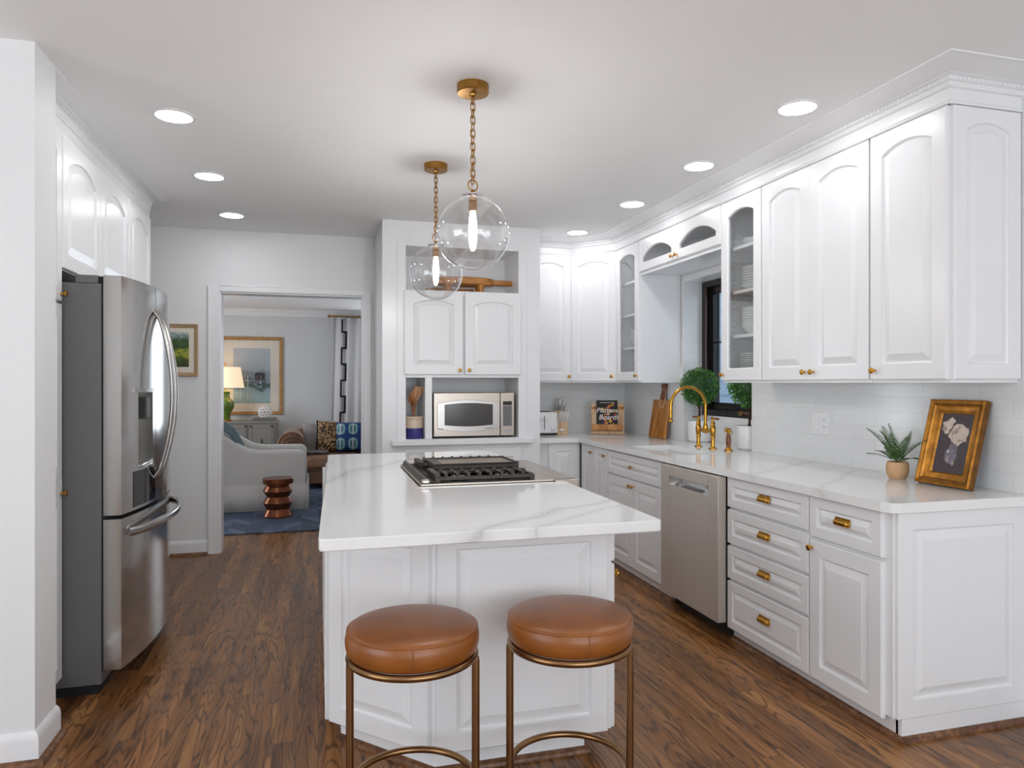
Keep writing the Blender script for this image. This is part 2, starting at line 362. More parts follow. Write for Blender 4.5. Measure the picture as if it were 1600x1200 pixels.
def m_rug():
    m, nt, b = newmat('blue_herringbone_rug'); t = N(nt, 'ShaderNodeTexCoord')
    sp = N(nt, 'ShaderNodeSeparateXYZ', {0: t.outputs['Object']}); X, Y = sp.outputs[0], sp.outputs[1]
    s = 0.32
    xr = math_(nt, 'DIVIDE', X, s); zig = math_(nt, 'ABSOLUTE', math_(nt, 'SUBTRACT', math_(nt, 'FRACT', xr), 0.5))
    q = math_(nt, 'ADD', math_(nt, 'DIVIDE', Y, 0.16), math_(nt, 'MULTIPLY', zig, 2.6)); cell = math_(nt, 'FLOOR', q)
    side = math_(nt, 'FLOOR', math_(nt, 'MULTIPLY', xr, 2.0))
    wn = N(nt, 'ShaderNodeTexWhiteNoise', {'Vector': N(nt, 'ShaderNodeCombineXYZ', {0: cell, 1: side, 2: 0.0}).outputs[0]}, noise_dimensions='3D').outputs[0]
    c = ramp(nt, wn, [(0.0, lin((40, 48, 66))), (0.5, lin((66, 78, 100))), (1.0, lin((100, 112, 134)))])
    no = N(nt, 'ShaderNodeTexNoise', {'Vector': objco(nt), 'Scale': 90.0, 'Detail': 3.0})
    nt.links.new(mix(nt, 0.25, c, ramp(nt, no.outputs[0], [(0.3, lin((30, 36, 52))), (0.7, lin((130, 140, 165)))])), b.inputs['Base Color'])
    b.inputs['Roughness'].default_value = 0.95; bump(nt, b, no.outputs[0], 0.5, 0.01)
    return m
M['rug'] = m_rug()

def m_leopard():
    m, nt, b = newmat('leopard_cloth'); co = objco(nt)
    v = N(nt, 'ShaderNodeTexVoronoi', {'Vector': co, 'Scale': 34.0}, feature='F1'); d = v.outputs['Distance']
    ringm = math_(nt, 'LESS_THAN', math_(nt, 'ABSOLUTE', math_(nt, 'SUBTRACT', d, 0.42)), 0.15)
    nt.links.new(mix(nt, ringm, lin((196, 158, 112)), lin((40, 28, 24))), b.inputs['Base Color']); b.inputs['Roughness'].default_value = 0.8
    return m
M['leopard'] = m_leopard()
def m_bluepillow():
    m, nt, b = newmat('blue_patterned_cloth'); co = objco(nt, (1, 1, 1))
    sp = N(nt, 'ShaderNodeSeparateXYZ', {0: co})
    fx = math_(nt, 'FRACT', math_(nt, 'ADD', math_(nt, 'MULTIPLY', sp.outputs[0], 6.0), 0.5)); fz = math_(nt, 'FRACT', math_(nt, 'ADD', math_(nt, 'MULTIPLY', sp.outputs[2], 5.0), 0.0))
    ax = math_(nt, 'ABSOLUTE', math_(nt, 'SUBTRACT', fx, 0.5)); az = math_(nt, 'ABSOLUTE', math_(nt, 'SUBTRACT', fz, 0.5))
    r = math_(nt, 'POWER', math_(nt, 'ADD', math_(nt, 'POWER', ax, 3.0), math_(nt, 'POWER', az, 3.0)), 0.333)
    inner = math_(nt, 'LESS_THAN', r, 0.40); ringm = math_(nt, 'LESS_THAN', math_(nt, 'ABSOLUTE', math_(nt, 'SUBTRACT', r, 0.30)), 0.04)
    c = mix(nt, inner, lin((26, 60, 120)), lin((80, 122, 128))); c = mix(nt, ringm, c, lin((150, 190, 200)))
    bar = math_(nt, 'LESS_THAN', ax, 0.05); c = mix(nt, math_(nt, 'MULTIPLY', bar, inner), c, lin((190, 200, 200)))
    nt.links.new(c, b.inputs['Base Color']); b.inputs['Roughness'].default_value = 0.8
    return m
M['bluepillow'] = m_bluepillow()
def flat(name, c, rough=0.6): return plain(name, c, rough, var=0.06, scale=25)
# ================================================================== SETTING
WX = 2.77          # kitchen right wall plane
BY = 6.08          # kitchen rear wall plane (camera side)
FY = 12.5          # far living-room wall
struct('floor', MB().box(-4, 3.2, -3, 13, -0.05, 0), M['floor'])
struct('ceiling', MB().box(-4, 3.2, -3, 13, CEIL, CEIL + 0.05), M['ceil'])
# right wall with the window opening (recess tiled)
RY0, RY1, RZ0, RZ1 = 4.06, 4.98, 0.914, 2.165    # recess
OY0, OY1, OZ0, OZ1 = 4.06, 4.98, 1.115, 2.165     # window opening
b = MB().box(WX, 3.06, -3, RY0, 0, CEIL).box(WX, 3.06, RY1, 6.23, 0, CEIL).box(WX, 3.06, RY0, RY1, 0, 0.872).box(WX, 3.06, RY0, RY1, RZ1, CEIL)
b.box(2.93, 3.06, RY0, RY1, 0.872, OZ0)
struct('wall_right', b, M['wall'])
# rear wall with the cased opening to the living room
DX0, DX1, DZ = -0.764, 0.371, 2.104
b = MB().box(-2.0, DX0, BY, 6.23, 0, CEIL).box(DX1, WX, BY, 6.23, 0, CEIL).box(DX0, DX1, BY, 6.23, DZ, CEIL)
struct('wall_back', b, M['wall'])
struct('wall_left', MB().box(-2.15, -0.985, 2.905, 3.115, 0, CEIL), M['wall'])
struct('wall_left_rear', MB().box(-2.1, -1.9, 3.115, 6.08, 0, CEIL), M['wall'])
# unseen part of the room behind the camera, with window openings for daylight
b = MB().box(-4, -1.5, -3.15, -3, 0, CEIL).box(2.7, 3.06, -3.15, -3, 0, CEIL).box(-1.5, 2.7, -3.15, -3, 0, 0.5).box(-1.5, 2.7, -3.15, -3, 2.4, CEIL)
struct('wall_rear', b, M['wall'])
b = MB().box(-4.15, -4, -3.15, -1.8, 0, CEIL).box(-4.15, -4, 1.4, 3.1, 0, CEIL).box(-4.15, -4, -1.8, 1.4, 0, 0.55).box(-4.15, -4, -1.8, 1.4, 2.35, CEIL)
b.box(-4.15, -2.15, 2.98, 3.1, 0, CEIL)
struct('wall_far_left', b, M['wall'])
# living room
struct('wall_living_far', MB().box(-3.7, 0.72, FY, FY + 0.15, 0, CEIL).box(2.6, 3.2, FY, FY + 0.15, 0, CEIL).box(0.72, 2.6, FY, FY + 0.15, 0, 0.4).box(0.72, 2.6, FY, FY + 0.15, 2.35, CEIL), M['living_wall'])
struct('wall_living_left', MB().box(-3.65, -3.5, 6.2, 8.1, 0, CEIL).box(-3.65, -3.5, 10.5, FY, 0, CEIL).box(-3.65, -3.5, 8.1, 10.5, 0, 0.5).box(-3.65, -3.5, 8.1, 10.5, 2.3, CEIL).box(-3.65, -2.0, 6.12, 6.24, 0, CEIL), M['living_wall'])
struct('wall_living_right', MB().box(3.0, 3.15, 6.2, FY, 0, CEIL), M['living_wall'])
pr = [(0, 0), (0, -0.11), (0.012, -0.11), (0.02, -0.07), (0.05, -0.03), (0.07, -0.012), (0.07, 0)]
struct('trim_1', MB().prism([(FY - a, CEIL + z) for a, z in pr], -3.5, 3.0, axis='x'), M['trim'], smooth=True)
# cased opening trim
def casing(x0, x1, y0, y1):
    m = MB()
    m.box(x0 - 0.085, x0, y0, y1, 0, DZ + 0.045); m.box(x1, x1 + 0.062, y0, y1, 0, DZ + 0.045); m.box(x0, x1, y0, y1, DZ, DZ + 0.045)
    m.box(x0 - 0.085, x0 - 0.062, y0 - 0.008, y0, 0, DZ + 0.045)
    return m
struct('trim_2', casing(DX0, DX1, BY - 0.018, BY), M['trim'], bevel=0.003)
struct('trim_3', MB().box(DX0 - 0.001, DX0 + 0.012, BY - 0.001, 6.24, 0, DZ).box(DX1 - 0.012, DX1 + 0.001, BY - 0.001, 6.24, 0, DZ).box(DX0, DX1, BY, 6.24, DZ - 0.012, DZ + 0.001), M['trim'])
# baseboards + oak shoe moulding
def base_prof(h=0.115, t=0.018): return [(0, 0), (t, 0), (t, h - 0.03), (t - 0.004, h - 0.012), (0.004, h), (0, h)]
def run(mb, p0, p1, prof):          # profile offset to the left-hand normal of p0->p1
    p0 = Vector((p0[0], p0[1], 0)); p1 = Vector((p1[0], p1[1], 0)); d = (p1 - p0).normalized(); nrm = Vector((d.y, -d.x, 0))
    n = len(prof); vs = [tuple(p + nrm * a + Vector((0, 0, z))) for p in (p0, p1) for a, z in prof]
    fs = [tuple(range(n)), tuple(range(n, 2 * n))[::-1]] + [(i, (i + 1) % n, n + (i + 1) % n, n + i) for i in range(n)]
    return mb.add(vs, fs)
def sweep(mb, path, prof, closed_ends=True):   # mitred sweep of an outward profile along a plan polyline
    P = [Vector((x, y, 0)) for x, y in path]; k = len(P); n = len(prof); vs = []
    for i, p in enumerate(P):
        ds = []
        if i > 0: ds.append((P[i] - P[i - 1]).normalized())
        if i < k - 1: ds.append((P[i + 1] - P[i]).normalized())
        ns = [Vector((d.y, -d.x, 0)) for d in ds]
        if len(ns) == 1: m_ = ns[0]
        else:
            m_ = (ns[0] + ns[1]); m_ = m_ / (m_.length_squared / 2)
        for a, z in prof: vs.append(tuple(p + m_ * a + Vector((0, 0, z))))
    fs = [(i * n + q, (i + 1) * n + q, (i + 1) * n + (q + 1) % n, i * n + (q + 1) % n) for i in range(k - 1) for q in range(n)]
    fs += [tuple(range(n)), tuple(range((k - 1) * n, k * n))[::-1]]
    return mb.add(vs, fs)
SH = [(0, 0), (0.02, 0), (0.019, 0.008), (0.012, 0.017), (0, 0.021)]
b = MB(); sweep(b, [(-2.15, 2.905), (-0.985, 2.905), (-0.985, 3.115)], base_prof()); struct('baseboard_left', b, M['trim'], smooth=True)
b = MB(); sweep(b, [(-2.15, 2.887), (-0.967, 2.887), (-0.967, 3.115)], SH); struct('trim_4', b, M['shoe'], smooth=True)
b = MB(); run(b, (-1.9, BY), (DX0 - 0.085, BY), base_prof()); struct('baseboard_back', b, M['trim'], smooth=True)
b = MB(); run(b, (-1.9, BY - 0.018), (DX0 - 0.085, BY - 0.018), SH); struct('trim_5', b, M['shoe'], smooth=True)
b = MB(); run(b, (WX, 2.2), (WX, -2.9), base_prof()); struct('baseboard_right', b, M['trim'], smooth=True)
# shoe moulding along the base cabinets on the right
b = MB(); sweep(b, [(2.14, 5.5), (2.14, 2.175), (2.752, 2.175), (2.752, 0.5)][::-1], SH); 
b.v = []; b.f = []; b.m = []
sweep(b, [(2.145, 5.52), (2.145, 4.0)], [(-a, z) for a, z in SH][::-1])
b.v = []; b.f = []; b.m = []
run(b, (2.145, 5.5), (2.145, 3.97), SH); run(b, (2.145, 3.31), (2.145, 2.173), SH); run(b, (2.125, 2.193), (2.752, 2.193), SH); run(b, (2.752, 2.193), (2.752, -2.9), SH)
struct('trim_6', b, M['shoe'], smooth=True)

# ------------------------------------------------------------------ crown moulding above the cabinets
CR = [(0.0, 2.472), (0.012, 2.472), (0.016, 2.480), (0.010, 2.488), (0.010, 2.532), (0.020, 2.536), (0.024, 2.544), (0.024, 2.552), (0.034, 2.556),
      (0.034, 2.571), (0.046, 2.573), (0.052, 2.577), (0.072, 2.580), (0.105, 2.585), (0.130, 2.591), (0.145, 2.594), (0.158, 2.595), (0.160, CEIL), (0.0, CEIL)]
def dentils(mb, path, off, z0, z1):
    for (x0, y0), (x1, y1) in zip(path[:-1], path[1:]):
        p0 = Vector((x0, y0, 0)); p1 = Vector((x1, y1, 0)); L = (p1 - p0).length; d = (p1 - p0) / L; nr = Vector((d.y, -d.x, 0))
        k = int(L / 0.022)
        for i in range(k):
            a = p0 + d * ((i + 0.2) * L / k); e = a + d * 0.011; o0 = nr * off; o1 = nr * (off + 0.006)
            vs = [a + o0, e + o0, e + o1, a + o1]
            mb.add([tuple(v + Vector((0, 0, z))) for z in (z0, z1) for v in vs], [(0, 1, 2, 3), (4, 7, 6, 5), (0, 4, 5, 1), (1, 5, 6, 2), (2, 6, 7, 3), (3, 7, 4, 0)])
RP = [(WX, 2.225), (2.405, 2.225), (2.405, 5.455), (2.125, 5.77), (1.71, 5.77)]
rp = [(x, y) for x, y in RP][::-1]
b = MB(); sweep(b, rp, CR); dentils(b, rp, 0.032, 2.558, 2.570)
# flip check: outward normal must point into the room
struct('trim_7', b, M['cab'], smooth=True, ang=25)
lp = [(-1.9, 5.135), (-1.085, 5.135), (-1.085, 3.115)]
CRL = [(a * 0.62, z - (0.022 if z < 2.54 else 0.0)) for a, z in CR]
b = MB(); sweep(b, lp[::-1], CRL)
b.v = []; b.f = []; b.m = []
sweep(b, [(-1.085, 3.115), (-1.085, 5.135), (-1.9, 5.135)], CRL); dentils(b, [(-1.085, 3.115), (-1.085, 5.135)], 0.02, 2.558, 2.570)
struct('trim_8', b, M['cab'], smooth=True, ang=25)

# ------------------------------------------------------------------ tile backsplash
b = MB().box(WX - 0.006, WX, 2.205, RY0, 0.914, 2.6).box(WX - 0.006, WX, RY1, BY, 0.914, 1.5)
b.box(WX - 0.006, 2.93, RY0, RY0 + 0.006, 0.914, RZ1).box(WX - 0.006, 2.93, RY1 - 0.006, RY1, 0.914, RZ1).box(WX - 0.006, 2.93, RY0, RY1, RZ1 - 0.006, RZ1)
b.box(2.924, 2.93, RY0, RY1, 0.9142, OZ0)
o = b.build('tile_backsplash', M['tile_r']); tag(o, 'glossy white subway tile backsplash on the right wall around the black window', 'backsplash')
o = MB().box(1.712, WX - 0.006, BY - 0.006, BY, 0.914, 1.5).build('tile_backsplash', M['tile_b']); tag(o, 'white subway tile backsplash on the rear wall behind toaster and knife block', 'backsplash')

# ------------------------------------------------------------------ kitchen window
wn = thing('window_1', None, None, (2.93, 4.52, 1.115)); wn['kind'] = 'structure'
def rect_frame(x0, x1, ya, yb, za, zb, t):
    return MB().box(x0, x1, ya, ya + t, za, zb).box(x0, x1, yb - t, yb, za, zb).box(x0, x1, ya + t, yb - t, za, za + t).box(x0, x1, ya + t, yb - t, zb - t, zb)
hw = 0.46
rect_frame(0.0, 0.13, -hw + 0.001, hw - 0.001, 0, 1.05, 0.05).build('window_frame', M['winblack'], wn, bevel=0.004)
MB().box(-0.004, 0.01, 0.395, 0.405, 0.05, 1.0).box(-0.004, 0.01, -0.405, -0.395, 0.05, 1.0).build('window_stop', M['winbrown'], wn, bevel=0.002)
s1 = rect_frame(0.04, 0.085, -hw + 0.05, hw - 0.05, 0.05, 1.0, 0.052).build('window_sash', M['winblack'], wn, bevel=0.004)
mun = MB().box(0.055, 0.075, -0.008, 0.008, 0.1, 0.95).box(0.055, 0.075, -hw + 0.1, hw - 0.1, 0.56, 0.575); mun.build('muntin', M['winblack'], s1)
MB().box(0.062, 0.066, -hw + 0.1, hw - 0.1, 0.1, 0.95).build('glass_pane', M['glass'], s1)
MB().box(-0.012, 0.03, -0.30, -0.12, 0.028, 0.045).box(-0.02, 0.03, -0.12, -0.07, 0.02, 0.05).build('window_crank', M['bronze'], wn, bevel=0.003)
MB().box(-0.01, 0.03, 0.1, 0.16, 0.025, 0.05).build('window_latch', M['winblack'], wn, bevel=0.003)
# neighbouring house wall beyond
nh = thing('neighbouring_house', 'pale blue lap-sided house wall seen through the black kitchen window', 'house', (5.2, 6.0, 0))
b = MB()
for i in range(22):
    z = i * 0.19 - 0.5; b.add([(0, -4, z), (0, 5, z), (-0.02, 5, z), (-0.02, -4, z), (0, -4, z + 0.19), (0, 5, z + 0.19)], [(3, 2, 5, 4), (0, 1, 2, 3)])
b.box(0.001, 0.2, -4, 5, -0.5, 3.6); b.build('siding', M['siding'], nh)
MB().box(-0.05, 0.0, 0.35, 0.42, -0.5, 3.6).box(-0.05, 0.0, 0.5, 0.55, -0.5, 3.6).build('corner_board', M['plastic'], nh)

# ================================================================== CABINET PARTS
def ring_pts(x0, x1, z0, z1, rise, inset, n, edge_w):
    a, bb, c = x0 + inset, x1 - inset, z0 + inset
    pts = [(a, c), (bb, c)]
    if n == 0: return pts + [(bb, z1 - inset), (a, z1 - inset)]
    hw = (x1 - x0) / 2; R = (hw * hw + rise * rise) / (2 * rise); cx = (x0 + x1) / 2; cz = z1 - R
    h2 = hw - inset; R2 = R - inset
    for i in range(n + 1):
        x = h2 - 2 * h2 * i / n; pts.append((cx + x, cz + sqrt(max(0, R2 * R2 - x * x))))
    return pts
def outer_pts(w, h, inset, inner, n):
    a, bb, c, d = inset, w - inset, inset, h - inset
    pts = [(a, c), (bb, c)]
    if n == 0: return pts + [(bb, d), (a, d)]
    k = len(inner) - 2
    for i in range(k):
        if i == 0: x = bb
        elif i == k - 1: x = a
        else: x = inner[2 + i][0]
        pts.append((x, d))
    return pts
def door_mb(w, h, arch=0.0, stile=0.068, glass=False, t=0.02, rail=None, mid=None, field=0.03, lens=None):
    """raised-panel door: x 0..w, z 0..h, front at y=-t, back at y=0"""
    mb = MB(); rail = rail or stile
    if mid:
        h1, = mid,
        return door_mb(w, h1 - 0.03, 0, stile, t=t, rail=rail)._mg(MB()._mg(door_mb(w, h - h1 - 0.03, arch, stile, t=t, rail=rail)).xf(Matrix.Translation((0, 0, h1 + 0.03))))._mg(MB().box(0, w, -t, 0, h1 - 0.0305, h1 + 0.0305))
    n = 14 if arch else 0
    if lens: x0, x1, z0, z1 = lens
    else: x0, x1, z0, z1 = stile, w - stile, rail, h - rail
    inner = ring_pts(x0, x1, z0, z1, arch, 0, n, 0)
    rings = [(outer_pts(w, h, 0, inner, n), 0.0), (outer_pts(w, h, 0, inner, n), -t + 0.004), (outer_pts(w, h, 0.004, inner, n), -t), (inner, -t)]
    if glass:
        rings += [(ring_pts(x0, x1, z0, z1, arch, 0.005, n, 0), -t + 0.006), (ring_pts(x0, x1, z0, z1, arch, 0.005, n, 0), 0.0)]
    else:
        rings += [(ring_pts(x0, x1, z0, z1, arch, 0.003, n, 0), -t + 0.008), (ring_pts(x0, x1, z0, z1, arch, 0.009, n, 0), -t + 0.012),
                  (ring_pts(x0, x1, z0, z1, arch, 0.010 + field, n, 0), -t + 0.002), (ring_pts(x0, x1, z0, z1, arch, 0.012 + field, n, 0), -t + 0.001)]
    k = len(inner); vs = [(x, y, z) for r, y in rings for x, z in r]; fs = []
    for i in range(len(rings) - 1):
        for q in range(k): fs.append((i * k + q, i * k + (q + 1) % k, (i + 1) * k + (q + 1) % k, (i + 1) * k + q))
    if glass: 
        for q in range(k): fs.append(((len(rings) - 1) * k + q, (len(rings) - 1) * k + (q + 1) % k, (q + 1) % k, q))
    else: fs += [tuple(range(k))[::-1], tuple(range((len(rings) - 1) * k, len(rings) * k))]
    return mb.add(vs, fs)
KNOB = MB().lathe([(0.0065, 0), (0.0065, 0.003), (0.0045, 0.006), (0.0045, 0.013), (0.009, 0.016), (0.0135, 0.019), (0.014, 0.023), (0.011, 0.0255), (0.008, 0.0262), (0.0001, 0.0268)], 20, axis='y').xf(Matrix.Rotation(pi, 4, 'Z'))
def make_pull():
    m = MB(); pr = []; L = 0.044; r = 0.017; n = 10; k = 14; vs = []; fs = []
    xs = [-L, -L * 0.97, -L * 0.85, -L * 0.8, -L * 0.78, L * 0.78, L * 0.8, L * 0.85, L * 0.97, L]; rs = [0.002, 0.009, 0.013, 0.014, 0.0165, 0.0165, 0.014, 0.013, 0.009, 0.002]
    for x, q in zip(xs, rs):
        for i in range(k + 1):
            a = -pi * 0.08 + pi * 1.08 * i / k
            vs.append((x, -abs(sin(a)) * q * 1.25 if a > 0 else 0, cos(a) * q))
    for i in range(len(xs) - 1):
        for j in range(k): fs.append((i * (k + 1) + j, (i + 1) * (k + 1) + j, (i + 1) * (k + 1) + j + 1, i * (k + 1) + j + 1))
    m.add(vs, fs)
    m.box(-0.042, 0.042, -0.003, 0, 0.0, 0.021)
    return m
PULL = make_pull()
def knob(parent, x, z, t=0.02, mat='brass'):
    return KNOB.build('knob', M[mat], parent, (x, -t, z), smooth=True)
def pull(parent, x, z, t=0.02):
    return PULL.build('cup_pull', M['brass'], parent, (x, -t, z), smooth=True)
def door(par, x, z, w, h, arch=0.035, kn=None, glass=False, name='door', **k):
    d = door_mb(w, h, arch, glass=glass, **k).build(name, M['cab'], par, (x, 0, z), smooth=True, ang=20)
    if glass:
        ln = k.get('lens') or (0.068, w - 0.068, 0.068, h - 0.068)
        n = 14; pts = ring_pts(ln[0], ln[1], ln[2], ln[3], arch, 0.001, n, 0)
        MB().prism(pts, -0.010, -0.007, axis='y').build('glass_pane', M['cabglass'], d)
    if kn: knob(d, *kn)
    return d
def box_panels(w, d, h, y0=0.0, t=0.018, shelves=(), mid=None, open_front=True):
    b = MB().box(0, t, y0, d, 0, h).box(w - t, w, y0, d, 0, h).box(t, w - t, y0, d, 0, t).box(t, w - t, y0, d, h - t, h).box(t, w - t, d - 0.008, d, t, h - t)
    return b
RUP, RBA = 'wall cabinets', 'base cabinets'
def upper(label, y1, wd, z0=1.37, z1=2.475, glass=False):
    """right run: origin at far end (larger Y), local x runs toward the camera"""
    t = thing('wall_cabinet', label, 'cabinet', (2.42, y1, z0), -pi / 2, None)
    return t
UD = 2.764 - 2.42
# --- near single
wl = 0.406
u = upper('tall white wall cabinet at the near end, single arched door and panelled end', 2.637, wl)
box_panels(wl, UD, 1.105).build('cabinet_body', M['cab'], u)
door(u, 0.003, 0.014, wl - 0.006, 1.088, kn=(0.03, 0.04))
p = door_mb(UD - 0.004, 1.085, 0.03, stile=0.06).build('end_panel', M['cab'], u, (wl, 0.0, 0.014), rotz=pi / 2, smooth=True, ang=20)
# --- double
wl = 0.80
u = upper('wide white wall cabinet with paired arched doors left of the near single one', 3.441, wl)
box_panels(wl, UD, 1.105).build('cabinet_body', M['cab'], u)
door(u, 0.003, 0.014, 0.396, 1.088, kn=(0.396 - 0.03, 0.04)); door(u, 0.401, 0.014, 0.396, 1.088, kn=(0.03, 0.04))
# --- glass near window
wl = 0.41
u = upper('white wall cabinet with arched glass door holding plates, nearer side of the window', 3.854, wl)
box_panels(wl, UD, 1.105).build('cabinet_body', M['cab'], u)
for z in (0.29, 0.558, 0.825): MB().box(0.018, wl - 0.018, 0.03, UD - 0.01, z - 0.018, z).build('shelf', M['cab'], u)
for i in range(22): MB().box(0.0181, 0.0187, 0.058, 0.064, 0.2 + i * 0.036, 0.206 + i * 0.036).build('shelf_pin_hole', M['fridge_side'], u)
door(u, 0.003, 0.014, wl - 0.006, 1.088, kn=(0.025, 0.035), glass=True)
GL1 = u
# --- over window pair
wl = 1.155
u = upper('low white bridge cabinet with two arched glass lights above the window', 5.01, wl, 2.215, 2.475)
box_panels(wl, UD, 0.26).build('cabinet_body', M['cab'], u)
dw = wl / 2 - 0.004
door(u, 0.003, 0.014, dw, 0.243, arch=0.075, glass=True, lens=(0.052, dw - 0.052, 0.06, 0.17), kn=(dw - 0.03, 0.03))
door(u, wl / 2 + 0.001, 0.014, dw, 0.243, arch=0.075, glass=True, lens=(0.052, dw - 0.052, 0.06, 0.17), kn=(0.03, 0.03))
MB().box(0, wl, -0.008, 0.012, -0.014, 0.0).build('valance', M['cab'], u, bevel=0.002)
# --- glass beyond window
wl = 0.44
u = upper('narrow white wall cabinet with arched glass door on the far side of the window', 5.452, wl)
box_panels(wl, UD, 1.105).build('cabinet_body', M['cab'], u)
for z in (0.29, 0.558, 0.825): MB().box(0.018, wl - 0.018, 0.03, UD - 0.01, z - 0.018, z).build('shelf', M['cab'], u)
door(u, 0.003, 0.014, wl - 0.006, 1.088, kn=(wl - 0.035, 0.04), glass=True)
# --- corner diagonal
a0 = Vector((2.125, 5.77)); a1 = Vector((2.42, 5.455)); dl = (a1 - a0).length; ang = math.atan2(a1.y - a0.y, a1.x - a0.x)
u = thing('wall_cabinet', 'white corner wall cabinet set diagonally with one arched door', 'cabinet', (a0.x, a0.y, 1.37), ang)
Mi = Matrix.Translation((a0.x, a0.y, 0)) @ Matrix.Rotation(ang, 4, 'Z'); Mi = Mi.inverted()
pts = [Mi @ Vector((x, y, 0)) for x, y in ((a0.x, a0.y), (a1.x, a1.y), (2.764, 5.455), (2.764, 6.074), (a0.x, 6.074))]
MB().prism([(p.x, p.y) for p in pts], 0, 1.105).build('cabinet_body', M['cab'], u)
door(u, 0.006, 0.014, dl - 0.012, 1.088, kn=(dl - 0.045, 0.04))
# --- rear wall door
wl = 0.41
u = thing('wall_cabinet', 'white wall cabinet on the rear wall beside the built-in oven tower', 'cabinet', (1.713, 5.77, 1.37), 0)
box_panels(wl, 0.304, 1.105).build('cabinet_body', M['cab'], u)
door(u, 0.006, 0.014, wl - 0.012, 1.088, kn=(wl - 0.04, 0.04))

# --- base cabinets, right run (front of boxes X=2.12, door faces X=2.10)
def base(label, y1, rotz=-pi / 2, loc=None):
    return thing('base_cabinet', label, 'cabinet', loc or (2.12, y1, 0), rotz)
BT = 0.876
def base_body(u, w, d=0.644, toe=True, z0=0.085, hollow=False):
    if hollow:
        MB().box(0, 0.018, 0, d, z0, BT).box(w - 0.018, w, 0, d, z0, BT).box(0.018, w - 0.018, 0, d, z0, z0 + 0.018).box(0.018, w - 0.018, d - 0.01, d, z0, 0.6).box(0.018, w - 0.018, 0, 0.02, z0 + 0.018, 0.7).build('cabinet_body', M['cab'], u)
    else: MB().box(0, w, 0, d, z0, BT).build('cabinet_body', M['cab'], u)
    MB().box(0, w - 0.001, 0.025, 0.045, 0, z0).build('toe_kick', M['cab'], u)
# end unit: Y 2.662..2.20
wl = 0.455
u = base('white base cabinet at the near end with one drawer over a door, panelled side', 2.664)
base_body(u, wl)
d = door(u, 0.004, 0.692, 0.414, 0.178, arch=0, stile=0.045, field=0.022, name='drawer'); pull(d, 0.207, 0.095)
d = door(u, 0.004, 0.07, 0.414, 0.606, arch=0, stile=0.065, kn=(0.02, 0.575))
door_mb(0.632, 0.79, 0, stile=0.068, field=0.032).build('end_panel', M['cab'], u, (wl, 0.008, 0.085), rotz=pi / 2, smooth=True, ang=20)
MB().box(wl - 0.012, wl + 0.016, 0.025, 0.632, 0, 0.085).build('toe_kick', M['cab'], u)
# drawer stack
wl = 0.65
u = base('white base cabinet with four stacked drawers and brass cup pulls', 3.314)
base_body(u, wl)
for z0, z1 in ((0.712, 0.87), (0.52, 0.698), (0.334, 0.506), (0.07, 0.32)):
    d = door(u, 0.004, z0, wl - 0.008, z1 - z0, arch=0, stile=0.045, field=0.022, name='drawer'); pull(d, wl / 2, (z1 - z0) * 0.55)
# sink base  Y 4.055..4.93 then two narrow doors to 5.47
wl = 0.93
u = base('white sink base cabinet with a wide drawer front over two doors', 4.925)
base_body(u, wl, hollow=True)
d = door(u, 0.004, 0.70, 0.87, 0.165, arch=0, stile=0.045, field=0.022, name='drawer_front', kn=(0.435, 0.083))
door(u, 0.004, 0.085, 0.433, 0.602, arch=0, stile=0.06, kn=(0.41, 0.565)); door(u, 0.441, 0.085, 0.433, 0.602, arch=0, stile=0.06, kn=(0.022, 0.565))
wl = 0.545
u = base('white base cabinet with two narrow tall doors in the far corner', 5.474)
base_body(u, wl)
door(u, 0.012, 0.085, 0.262, 0.785, arch=0, stile=0.055, kn=(0.23, 0.73)); door(u, 0.278, 0.085, 0.262, 0.785, arch=0, stile=0.055, kn=(0.23, 0.73))
# rear run corner base
u = base('white base cabinet on the rear wall under the toaster', 0, 0, (1.713, 5.52, 0))
MB().box(0, 0.40, 0, 0.55, 0.085, BT).build('cabinet_body', M['cab'], u); MB().box(0, 0.40, 0.025, 0.045, 0, 0.085).build('toe_kick', M['cab'], u)
door(u, 0.115, 0.085, 0.27, 0.785, arch=0, stile=0.065)

# --- dishwasher
u = thing('dishwasher', 'stainless steel dishwasher with pocket handle between white base cabinets', 'dishwasher', (2.05, 3.964, 0), -pi / 2)
W0 = 0.645
m = MB(); hx0, hx1, hz0, hz1 = 0.105, 0.545, 0.757, 0.803
m.box(0, hx0, 0, 0.05, 0.09, 0.868).box(hx1, W0, 0, 0.05, 0.09, 0.868).box(hx0, hx1, 0, 0.05, 0.09, hz0).box(hx0, hx1, 0, 0.05, hz1, 0.868)
m.build('door', M['steel_dw'], u, bevel=0.003)
pk = MB(); n = 12
vs = []
for i in range(n + 1):
    x = hx0 + (hx1 - hx0) * i / n; dp = 0.034 * (1 - abs(2 * i / n - 1) ** 2.5) + 0.002
    vs += [(x, 0.001, hz0), (x, dp, hz0 + 0.012), (x, dp, hz1 - 0.004), (x, 0.001, hz1)]
fs = [(i * 4 + q, (i + 1) * 4 + q, (i + 1) * 4 + q + 1, i * 4 + q + 1) for i in range(n) for q in range(3)]
pk.add(vs, fs).build('pocket_handle', M['chrome'], u, smooth=True)
MB().box(0.006, W0 - 0.006, 0.05, 0.62, 0.09, 0.872).build('tub', M['dark'], u)
MB().box(0.01, W0 - 0.01, 0.11, 0.13, 0, 0.09).build('toe_kick', M['dark'], u)

